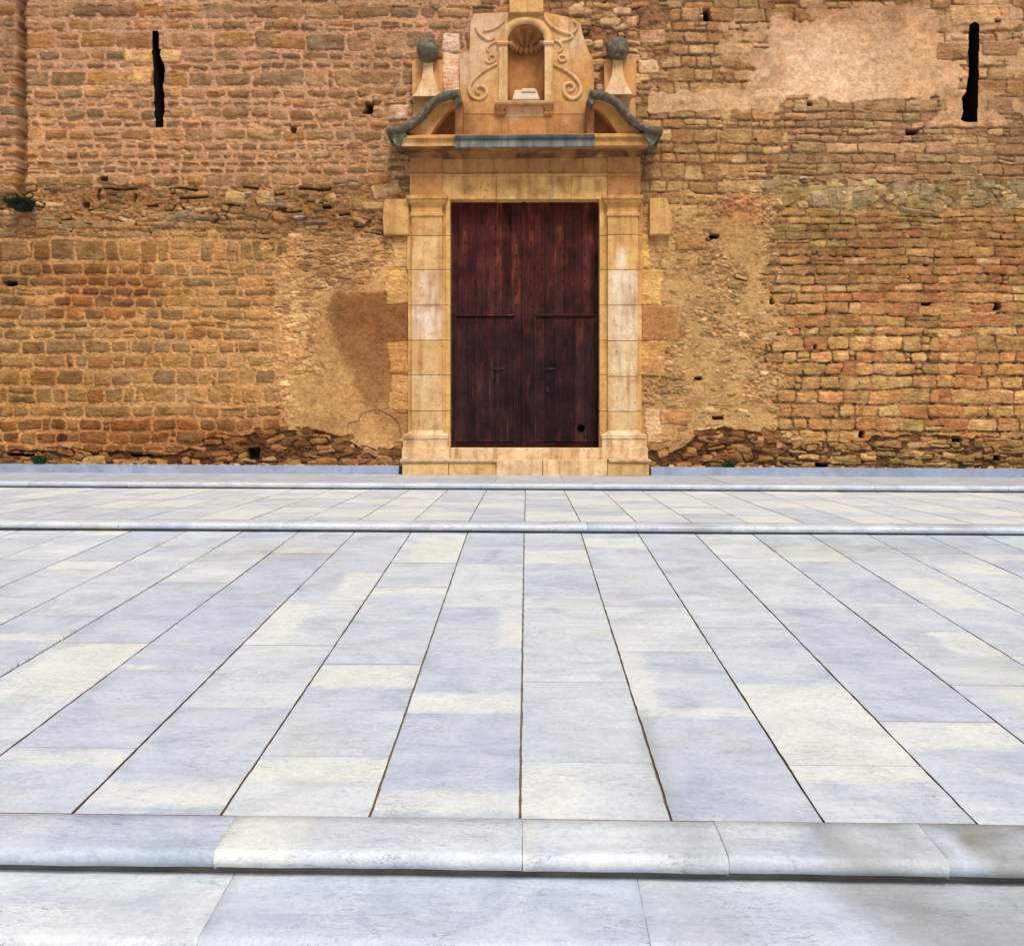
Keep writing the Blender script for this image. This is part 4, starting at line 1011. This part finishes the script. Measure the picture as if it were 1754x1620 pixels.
# niche panel with arched hole
Yp = D - .075
out = [(790, 234), (788, 170), (787, 92), (804, 88), (806, 40), (812, 24), (872, 21), (932, 21), (952, 25), (984, 33), (994, 42), (999, 62), (1008, 88), (1016, 104), (1018, 130), (1016, 165), (1018, 234)]
hc, hr = (901, 73), 31.5
hol = [(hc[0] + hr * math.cos(a), hc[1] - hr * math.sin(a)) for a in [math.pi * i / 20 for i in range(21)]] + [(869.5, 174), (932.5, 174)]
ow = [Vector((Xw(x, Yp), Zw(x, y, Yp), 0)) for x, y in out]; hw_ = [Vector((Xw(x, Yp), Zw(x, y, Yp), 0)) for x, y in hol]
tri = tessellate_polygon([ow, hw_]); allp = ow + hw_
b = MB(); b.add([(v.x, Yp, v.y) for v in allp], [tuple(t) for t in tri], L(222, 172, 112))
n = len(ow); b.add([(v.x, Yp, v.y) for v in ow] + [(v.x, D + .05, v.y) for v in ow], [(i, (i+1) % n, n + (i+1) % n, n + i) for i in range(n)], L(216, 164, 104))
pan = b.build('niche_panel', M_ASH, PT)
def panc(px, py, c):
    c = mixc(c, L(226, 192, 164), 1 if (px < 868 and py < 90) else blob(px, py, 800, 110, 60, 60, .6))
    c = mixc(c, L(232, 200, 168), blob(px, py, 985, 60, 40, 50, .8))
    c = mixc(c, L(212, 156, 92), blob(px, py, 1000, 130, 40, 50, .8) * .8)
    return mixc(c, L(206, 150, 92), blob(px, py, 960, 150, 40, 60, .8) * .6)
dice(pan, .06, panc)
# niche body: half-cylinder and scalloped half-dome
b = MB(); xc, r = Xw(901, Yp), Xw(932.5, Yp) - Xw(901, Yp); dp = .30; z0, z1 = Zw(901, 174, Yp), Zw(901, 73, Yp); vs = []; fs = []; N = 24
for zz in np.linspace(z0, z1, 8):
    for k in range(N + 1):
        a = math.pi * k / N; vs.append((xc + r * math.cos(a), Yp + dp * math.sin(a) ** .8, zz))
for j in range(7):
    for k in range(N): fs.append((j*(N+1)+k, j*(N+1)+k+1, (j+1)*(N+1)+k+1, (j+1)*(N+1)+k))
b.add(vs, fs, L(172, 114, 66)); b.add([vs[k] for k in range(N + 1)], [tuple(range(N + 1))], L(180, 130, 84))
b.build('niche', M_ASH, pan, smooth=True)
b = MB(); vs = []; fs = []; NA, NB = 96, 16                       # shell: ribs fan out from the hinge
for j in range(NB + 1):
    s_ = j / NB
    for k in range(NA + 1):
        a = math.pi * k / NA; fl = abs(math.cos(a * 4.5)) ** .7; rr = r * s_ * .995
        dep = dp * math.sqrt(max(0, 1 - s_ ** 2)) * .9; dep -= (fl * .12 * s_ ** .7 * (1 - s_ ** 8))
        vs.append((xc + rr * math.cos(a), Yp + .005 + max(dep, 0), z1 - .03 + rr * math.sin(a) + .03 * s_))
for j in range(NB):
    for k in range(NA): fs.append((j*(NA+1)+k, j*(NA+1)+k+1, (j+1)*(NA+1)+k+1, (j+1)*(NA+1)+k))
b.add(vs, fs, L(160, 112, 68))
for k in range(9):                                                 # scalloped lower lip of the shell
    a = math.pi * (k + .5) / 9; cxk = xc + r * .86 * math.cos(a); yk = Yp + dp * .82 * math.sin(a)
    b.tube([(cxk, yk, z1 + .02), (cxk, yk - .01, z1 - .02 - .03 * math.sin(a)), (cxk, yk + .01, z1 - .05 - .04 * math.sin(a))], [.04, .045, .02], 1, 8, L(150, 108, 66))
b.build('shell', M_ASH, pan, smooth=True)
# frame: arch ring, side strips, imposts, keystone block
b = MB(); vs = []; fs = []; K = 28
for i in range(K + 1):
    a = math.pi * i / K
    for rr, yy in ((31.5, .08), (32, .10), (40, .115), (45, .10), (46, .07)):
        vs.append(P(hc[0] + rr * math.cos(a), hc[1] - rr * math.sin(a), D - yy))
for i in range(K):
    for k in range(4): fs.append((i*5+k, i*5+k+1, (i+1)*5+k+1, (i+1)*5+k))
b.add(vs, fs, L(230, 186, 132)); b.build('niche_arch', M_ASH, pan, smooth=True)
for l_, r_ in ((854, 869), (933, 947)):
    b = MB(); b.stack([(l_, r_, 172, .11), (l_, r_, 76, .11)], back=D, col=L(232, 196, 150))
    b.stack([(l_ - 2, r_ + 1, 76, .13), (l_ - 3, r_ + 2, 72, .14), (l_ - 2, r_ + 1, 70, .12)], back=D, col=L(224, 190, 150))
    b.build('niche_frame', M_ASH, pan, .004)
b = MB(); b.stack([(872.5, 930.5, 21, .13), (872.5, 930.5, -40, .13)], col=L(232, 184, 118)); b.stack([(871, 932, 23.5, .12), (870, 933, 21, .15)], col=L(206, 176, 140))
b.build('keystone_block', M_ASH, PT, .006)
b = MB()
b.stack([(850, 946, 180, .17), (847, 949, 178, .20), (847, 949, 174, .21), (849, 947, 172.5, .19)], col=L(196, 166, 132))
b.build('niche_sill', M_ASH, pan, .003)
for l_, r_ in ((849, 866), (931, 947)):
    b = MB(); b.stack([(l_ + 2, r_ - 2, 198, .10), (l_ + 1, r_ - 1, 194, .13), (l_ + 1, r_ - 1, 191, .13), (l_ + 3, r_ - 3, 190, .12), (l_ + 2, r_ - 2, 186, .13), (l_, r_, 183, .16), (l_, r_, 180, .16)], back=D, col=L(204, 154, 98))
    b.build('sill_bracket', M_ASH, pan)
b = MB()
b.stack([(866, 931, 200, .10), (866, 931, 180, .10)], back=D, col=L(222, 182, 140))
b.stack([(864, 933, 234, .095), (864, 933, 200.6, .095)], back=D, col=L(198, 144, 92))
for l_, r_, t_, c in [(794, 862, 198, (182, 132, 84)), (935, 1016, 196, (178, 128, 82)), (794, 862, 173, (204, 152, 94)), (935, 1012, 173, (204, 152, 94))]:
    b.stack([(l_, r_, t_ + (35 if t_ > 190 else 22), .088), (l_, r_, t_ + .5, .088)], back=D, col=L(*c))
lp = b.build('lower_panel', M_ASH, pan)
def lpc(px, py, c):
    c = mixc(c, L(116, 86, 58), blob(px, py, 797, 205, 18, 40, .8) * .8); c = mixc(c, L(120, 88, 60), blob(px, py, 1012, 210, 16, 34, .8) * .7)
    c = mixc(c, L(206, 152, 92), blob(px, py, 840, 212, 16, 14, .6) * .8); c = mixc(c, L(124, 86, 58), (1 - abs(px - 940) / 5) * .7 * (1 if py > 196 else 0))
    return mixc(c, L(130, 92, 62), (py - 222) / 14 * .6)
dice(lp, .05, lpc)
# relief scrolls
zr = lambda p: (890 + p[0] / 6.2308, p[1] / 6.2308)
RL = [([(1315, 685), (1200, 745), (1100, 820), (1035, 900), (1020, 975), (1050, 1035), (1120, 1062), (1185, 1035), (1205, 980), (1180, 935), (1130, 920), (1095, 950), (1100, 990), (1135, 1000)], .034, 0),
      ([(1190, 650), (1230, 670), (1280, 655), (1295, 615), (1270, 590), (1235, 600), (1235, 632)], .024, 0),
      ([(1330, 447), (1270, 462), (1228, 490), (1213, 530), (1232, 555)], .024, 0),
      ([(1090, 290), (1120, 350), (1170, 400), (1235, 428), (1290, 405)], .028, 0), ([(1170, 330), (1250, 318), (1330, 280), (1395, 225)], .024, 0)]
RR = [([(365, 690), (430, 722), (530, 780), (610, 850), (648, 925), (645, 1000), (600, 1050), (545, 1055), (490, 1015), (470, 950), (495, 900), (550, 890), (580, 930), (560, 970), (528, 970)], .036, 1),
      ([(415, 625), (440, 655), (480, 650), (495, 620), (475, 595), (435, 595), (415, 625)], .024, 1),
      ([(370, 430), (420, 450), (455, 490), (450, 530), (415, 558)], .028, 1),
      ([(265, 165), (300, 240), (370, 300), (460, 345), (545, 370), (560, 400), (510, 425), (440, 445)], .034, 1), ([(545, 365), (600, 325), (615, 270), (580, 230)], .032, 1)]
for grp in (RL, RR):
    b = MB()
    for pts, rad, s_ in grp:
        cvv = catmull([P(*(zr(p) if s_ else zl(p)), D - .085) for p in pts], 6); m = len(cvv)
        b.tube(cvv, [rad * .85 * (.65 + .35 * math.sin(math.pi * min(1, (i + 3) / m))) for i in range(m)], .8, 8, L(230, 190, 146))
    b.build('relief_scroll', M_ASH, pan, smooth=True)
# pedestals and balls
def finial(cx, cy, l_, r_, yt, ym, yb, tip):
    b = MB(); b.stack([(l_, r_, ym, .10), (l_, r_, yt, .10)], col=L(224, 170, 110)); b.stack([(l_ + 2, r_ - 1, yb, .12), (l_ + 2, r_ - 1, ym + .6, .12)], col=L(230, 186, 142))
    b.stack([(l_ - 1, r_ + 1, ym + 1.5, .14), (l_ - 1, r_ + 1, ym - 1, .15)], col=L(228, 204, 176))
    ped = b.build('pedestal', M_ASH, PT, .006)
    b = MB(); rows = []
    for k in range(11):
        t = k / 10; hwid = 8 + 18 * (1 - t) ** 2.6; y = ym - 1 - (ym - 1 - (cy + 16)) * t
        rows.append((cx - hwid, cx + hwid, y, .14 + .10 * (1 - t) ** 1.5 + .03))
    b.stack(rows, col=L(236, 204, 170)); b.build('finial_foot', M_ASH, ped, .004)
    b = MB(); c = P(cx, cy, D - .17); rr = 19.6 * (D - .17) / F; vs = []; fs = []; NU, NV = 40, 26
    rs = np.random.RandomState(int(cx)); ph = rs.rand(6) * 6
    for j in range(NV + 1):
        v = math.pi * j / NV
        for k in range(NU):
            u = 2 * math.pi * k / NU
            q = rr * (1 + .02 * math.sin(3 * u + ph[0]) * math.sin(2 * v + ph[1]) + .012 * math.sin(7 * u + ph[2]) * math.sin(5 * v + ph[3]))
            zz = math.cos(v); q2 = q * (1 + tip * max(0, -zz) ** 3 * .1)
            vs.append((c.x + q * math.sin(v) * math.cos(u), c.y + q * math.sin(v) * math.sin(u), c.z + q2 * zz))
    for j in range(NV):
        for k in range(NU): fs.append((j*NU+k, j*NU+(k+1) % NU, (j+1)*NU+(k+1) % NU, (j+1)*NU+k))
    b.add(vs, fs); b.build('ball_finial', M_GREY, ped, smooth=True)
finial(733, 87, 706, 758, 103, 166, 210, 1); finial(1058, 84, 1035, 1090, 101, 163, 206, 0)

# stone left in the niche
FR = empty('stone_fragment', P(901, 172, D + .0), 'small white carved stone base left standing in the shell niche above the door', 'stone fragment')
b = MB(); b.stack([(877, 925, 171.5, .05), (878, 924, 168, .05), (880, 921, 160, .03), (882, 919, 154, .02)], back=D + .14, col=(1, 1, 1))
b.build('block', M_WHITE, FR, .012, seg=3)
b = MB(); b.stack([(893, 918, 158, .045), (893, 918, 153, .045), (896, 914, 151.5, .03)], back=D + .12); b.build('broken_top', M_WHITE, FR, .01)

# ---------------------------------------------------------------- door
DR = empty('wooden_door', (Xw(900, D + .15), D + .15, Zw(900, 767, D + .2)), 'tall dark red double door of studded planks with two wicket panels under the stone lintel', 'door')
Yd = D + .15
zb, zt = Zw(900, 767, D - .2) - .0, Zw(900, 338, D - .085)
xl, xm, xr = Xw(768, D), Xw(896, D), Xw(1032, D)
zpx = lambda y: Zw(900, y, Yd)
xpx = lambda x: Xw(x, Yd)
rd = random.Random(3)
def stud_mesh():
    b = MB(); n = 8; vs = []
    for rr, yy in ((.014, 0), (.012, -.007), (.006, -.012)):
        vs += [(rr * math.cos(2 * math.pi * k / n), yy, rr * math.sin(2 * math.pi * k / n)) for k in range(n)]
    fs = [(j*n+k, j*n+(k+1) % n, (j+1)*n+(k+1) % n, (j+1)*n+k) for j in range(2) for k in range(n)] + [tuple(2*n + k for k in range(n))]
    b.add(vs, fs); return b
stud0 = None
def leaf(px0, px1, wk0, wk1, hinge):
    global stud0
    b = MB(); x0, x1 = xpx(px0), xpx(px1); zm = zpx(541); npl = 8; w_ = (x1 - x0) / npl
    xs = [x0] + [x0 + w_ * (i + rd.uniform(-.18, .18)) for i in range(1, npl)] + [x1]
    for i in range(npl):                                        # upper boards
        k = rd.uniform(.7, 1.3); b.box(xs[i] + .0012, xs[i+1] - .0012, Yd + rd.uniform(-.004, .004), Yd + .06, zm + .02, zt, (k, k * rd.uniform(.9, 1.05), k))
    xw0, xw1 = xpx(wk0), xpx(wk1)
    for a, c_ in ((x0, xw0), (xw1, x1)):                        # fixed stiles beside the wicket
        if c_ - a > .02: b.box(a + .001, c_ - .006, Yd - .002, Yd + .06, zb, zm + .018, (.95, .95, .95))
    lf = b.build('door_leaf', M_DOOR, DR, .003)
    b = MB(); b.box(xw0 - .005, xw1 + .005, Yd - .026, Yd + .0, zm - .004, zm + .026, (1.35, 1.4, 1.4)); b.build('rail', M_DOOR, lf, .004)
    b = MB(); n = 6; xs2 = [xw0 + (xw1 - xw0) * (i + (rd.uniform(-.15, .15) if 0 < i < n else 0)) / n for i in range(n + 1)]
    for i in range(n):
        k = rd.uniform(.75, 1.3); b.box(xs2[i] + .001, xs2[i+1] - .001, Yd + .006 + rd.uniform(-.003, .003), Yd + .05, zpx(757), zm - .012, (k, k * .98, k))
    wk = b.build('wicket_door', M_DOOR, lf, .003)
    b = MB()
    for a in (xw0 - .012, xw1 - .004): b.box(a, a + .016, Yd - .008, Yd + .01, zpx(757), zm - .006, (1.5, 1.5, 1.4))
    b.build('wicket_frame', M_DOOR, lf, .003)
    b = MB(); b.box(x0 + .01, x1 - .01, Yd - .016, Yd + .02, zb + .002, zpx(758.5), (.7, .7, .75)); b.build('bottom_rail', M_DOOR, lf, .004)
    # studs in rows
    rows = [392, 415, 437, 460, 481, 502, 523, 552, 575, 598, 621, 646, 672, 698, 724, 748]; pts = []
    for r_i, y in enumerate(rows):
        for i in range(7):
            x = px0 + (px1 - px0) * (i + .55) / 7.1
            pts.append((xpx(x + rd.uniform(-.6, .6)), Yd - (.0 if y < 541 else -.004), zpx(y + rd.uniform(-.7, .7))))
    pts.sort(key=lambda p: -p[2] if False else rd.random())
    off = Vector(DR.location)
    for p in pts[:48]:
        if stud0 is None: stud0 = stud_mesh().build('stud', M_IRON, None); o = stud0
        else: o = stud0.copy(); COL.objects.link(o)
        o.parent = lf; o.location = Vector(p)
    rest = MB()
    src = stud_mesh()
    for p in pts[48:]: rest.add([(v[0] + p[0], v[1] + p[1], v[2] + p[2]) for v in src.v], src.f)
    tag(rest.build('studs', M_IRON, lf), kind='stuff')
    return lf, wk
b = MB(); b.box(xpx(768), xpx(1032), Yd + .055, Yd + .10, zb - .05, zt + .05, (.35, .35, .35)); b.build('added_backing', M_DOOR, DR)  # dark backing added to keep sky from showing through the plank gaps
l1, w1 = leaf(770, 894, 781, 881, -1)
l2, w2 = leaf(900, 1030, 918, 1020, 1)
b = MB(); b.box(xpx(893.5), xpx(900.5), Yd - .028, Yd + .02, zb, zt, (.9, .85, .85)); b.build('meeting_stile', M_DOOR, DR, .004)
for (px, lf) in ((853, l1), (943, l2)):
    b = MB(); b.box(xpx(px - 9), xpx(px + 9), Yd - .012, Yd + .02, zpx(633.5), zpx(630.5)); b.box(xpx(px - 3), xpx(px + 3), Yd - .018, Yd + .02, zpx(635), zpx(629.5)); b.build('latch', M_IRON, lf, .004)
b = MB(); b.box(xpx(935), xpx(940), Yd - .012, Yd + .02, zpx(673), zpx(662)); b.build('lock_plate', M_IRON, l2, .004)
b = MB(); c = Vector((xpx(995), Yd - .001, zpx(733))); n = 20; r = 6.3 * Yd / F                    # round cat hole
b.add([(c.x + r * math.cos(2*math.pi*k/n), c.y - .006, c.z + r * math.sin(2*math.pi*k/n)) for k in range(n)] + [(c.x + r * math.cos(2*math.pi*k/n), c.y + .03, c.z + r * math.sin(2*math.pi*k/n)) for k in range(n)],
      [(k, (k+1) % n, n + (k+1) % n, n + k) for k in range(n)] + [tuple(range(n))])
b.build('cat_hole', mat_plain('black_hole', L(8, 7, 7), 1., .1, 10, 0.), l2)

# ---------------------------------------------------------------- marble kerb at the wall foot
for nm, a, c_, lab in (('kerb', XL, Xw(683.5, D - .25), 'bluish marble kerb strip along the wall foot left of the doorway'), ('kerb', Xw(1115, D - .25), XR, 'bluish marble kerb strip along the wall foot right of the doorway')):
    pk = Pave(); pk.clean = True; x = a
    while x < c_ - .01:
        xn = min(x + rnd.uniform(1.1, 2.0), c_)
        zf = lambda x, y: .118 - .0035 * x
        pk.slab(zf, x, xn, D - .27, D + .06, .05 + .25 * rnd.random(), None, lambda x, y: .25, gx=.001, th=.13, step=.2); x = xn
    tag(pk.build(nm, None, M_KERB), lab, kind='structure')

# ---------------------------------------------------------------- weeds
rb = MB(); r_ = random.Random(21)
for i in range(420):
    x = r_.uniform(-7.6, 7.6)
    if -1.9 < x < 1.75: continue
    y = D - r_.uniform(.0, .10) ** 1.0; z0 = .118 - .0035 * x; q = r_.uniform(.006, .03) * (1 if r_.random() < .8 else 1.6)
    vs = [(x + q * r_.uniform(.6, 1.2) * a, y + q * r_.uniform(.5, 1.) * b_, z0 + q * (.9 * r_.uniform(.4, .9) if c_ else -.1)) for a, b_, c_ in ((-1,-1,0),(1,-1,0),(1,1,0),(-1,1,0),(-.6,-.6,1),(.6,-.6,1),(.6,.6,1),(-.6,.6,1))]
    cc = r_.choice([L(150, 112, 72), L(110, 78, 50), L(176, 138, 96), L(84, 62, 42), L(196, 170, 130)])
    rb.add(vs, [(0,3,2,1),(4,5,6,7),(0,1,5,4),(1,2,6,5),(2,3,7,6),(3,0,4,7)], cc)
tag(rb.build('rubble', M_WALL), 'crumbled bits of stone and earth lying along the foot of the wall behind the kerb', 'rubble', kind='stuff')
def weed(name, px, py, Yw, size, n, mat, label, seed, z=None, droop=.3):
    r_ = random.Random(seed); base = P(px, py, Yw)
    if z is not None: base.z = z
    b = MB()
    for i in range(n):
        a = r_.uniform(0, 2 * math.pi); ln = size * r_.uniform(.5, 1.); sp = r_.uniform(.15, .8)
        o = Vector((r_.uniform(-1, 1) * size * .35, r_.uniform(-.5, .5) * size * .3, 0)); wd = ln * r_.uniform(.05, .1)
        dirx = math.cos(a) * sp; diry = -abs(math.sin(a)) * sp
        pts = [o + Vector((dirx * ln * t, diry * ln * t, ln * (t - droop * t * t))) for t in (0, .35, .7, 1)]
        sd = Vector((-math.sin(a + 1), math.cos(a + 1) * .4, .2)).normalized() * wd; vs = []
        for j, p in enumerate(pts):
            k = (.5, 1.1, .9, .1)[j]; vs += [base + p - sd * k, base + p + sd * k]
        b.add(vs, [(0, 1, 3, 2), (2, 3, 5, 4), (4, 5, 7, 6)])
        for q in range(2):                                        # side leaflets
            p = pts[1 + q]; d = Vector((r_.uniform(-1, 1), r_.uniform(-1, .2), r_.uniform(-.2, .8))).normalized() * ln * .3; s2 = d.cross(Vector((0, 1, .3))).normalized() * ln * .07
            b.add([base + p, base + p + d * .5 + s2, base + p + d, base + p + d * .5 - s2], [(0, 1, 2, 3)])
    e = b.build(name, mat); tag(e, label, 'weed', 'weeds on the old wall'); return e
weed('weed', 40, 362, D - .10, .30, 260, M_LEAFD, 'dark bushy weed growing in the broken ledge at the far left of the wall', 1, droop=.5)
weed('weed', 66, 796, D - .10, .20, 90, M_LEAF, 'low green weed at the wall foot behind the left end of the kerb', 2)
weed('weed', 1247, 803, D - .10, .16, 70, M_LEAF, 'small green weed at the wall foot just right of the doorway', 3)
weed('weed', 1532, 806, D - .10, .09, 40, M_LEAF, 'tiny weed sprig halfway along the right kerb', 4)
weed('weed', 1648, 806, D - .10, .10, 40, M_LEAF, 'tiny weed sprig near the right end of the kerb', 5)
weed('weed', 416, 799, D - .10, .07, 30, M_LEAF, 'tiny weed sprig at the wall foot near the dark hole left of the doorway', 6)
# grass tuft in a paving joint on the left
xj = X0 - 5 * W1
gb = MB(); r_ = random.Random(9)
for i in range(38):
    y = r_.uniform(4.6, 5.6); x = xj + r_.uniform(-.006, .006); zz = planes('T1')(x, y) - .004; h_ = r_.uniform(.006, .028) * (1 if r_.random() < .7 else 1.8)
    dx, dy = r_.uniform(-.012, .012), r_.uniform(-.012, .012)
    gb.add([(x - .0015, y, zz), (x + .0015, y, zz), (x + dx, y + dy, zz + h_)], [(0, 1, 2)])
tag(gb.build('joint_grass', M_LEAF), 'sparse green grass sprouting from a paving joint on the left', 'grass', kind='stuff')
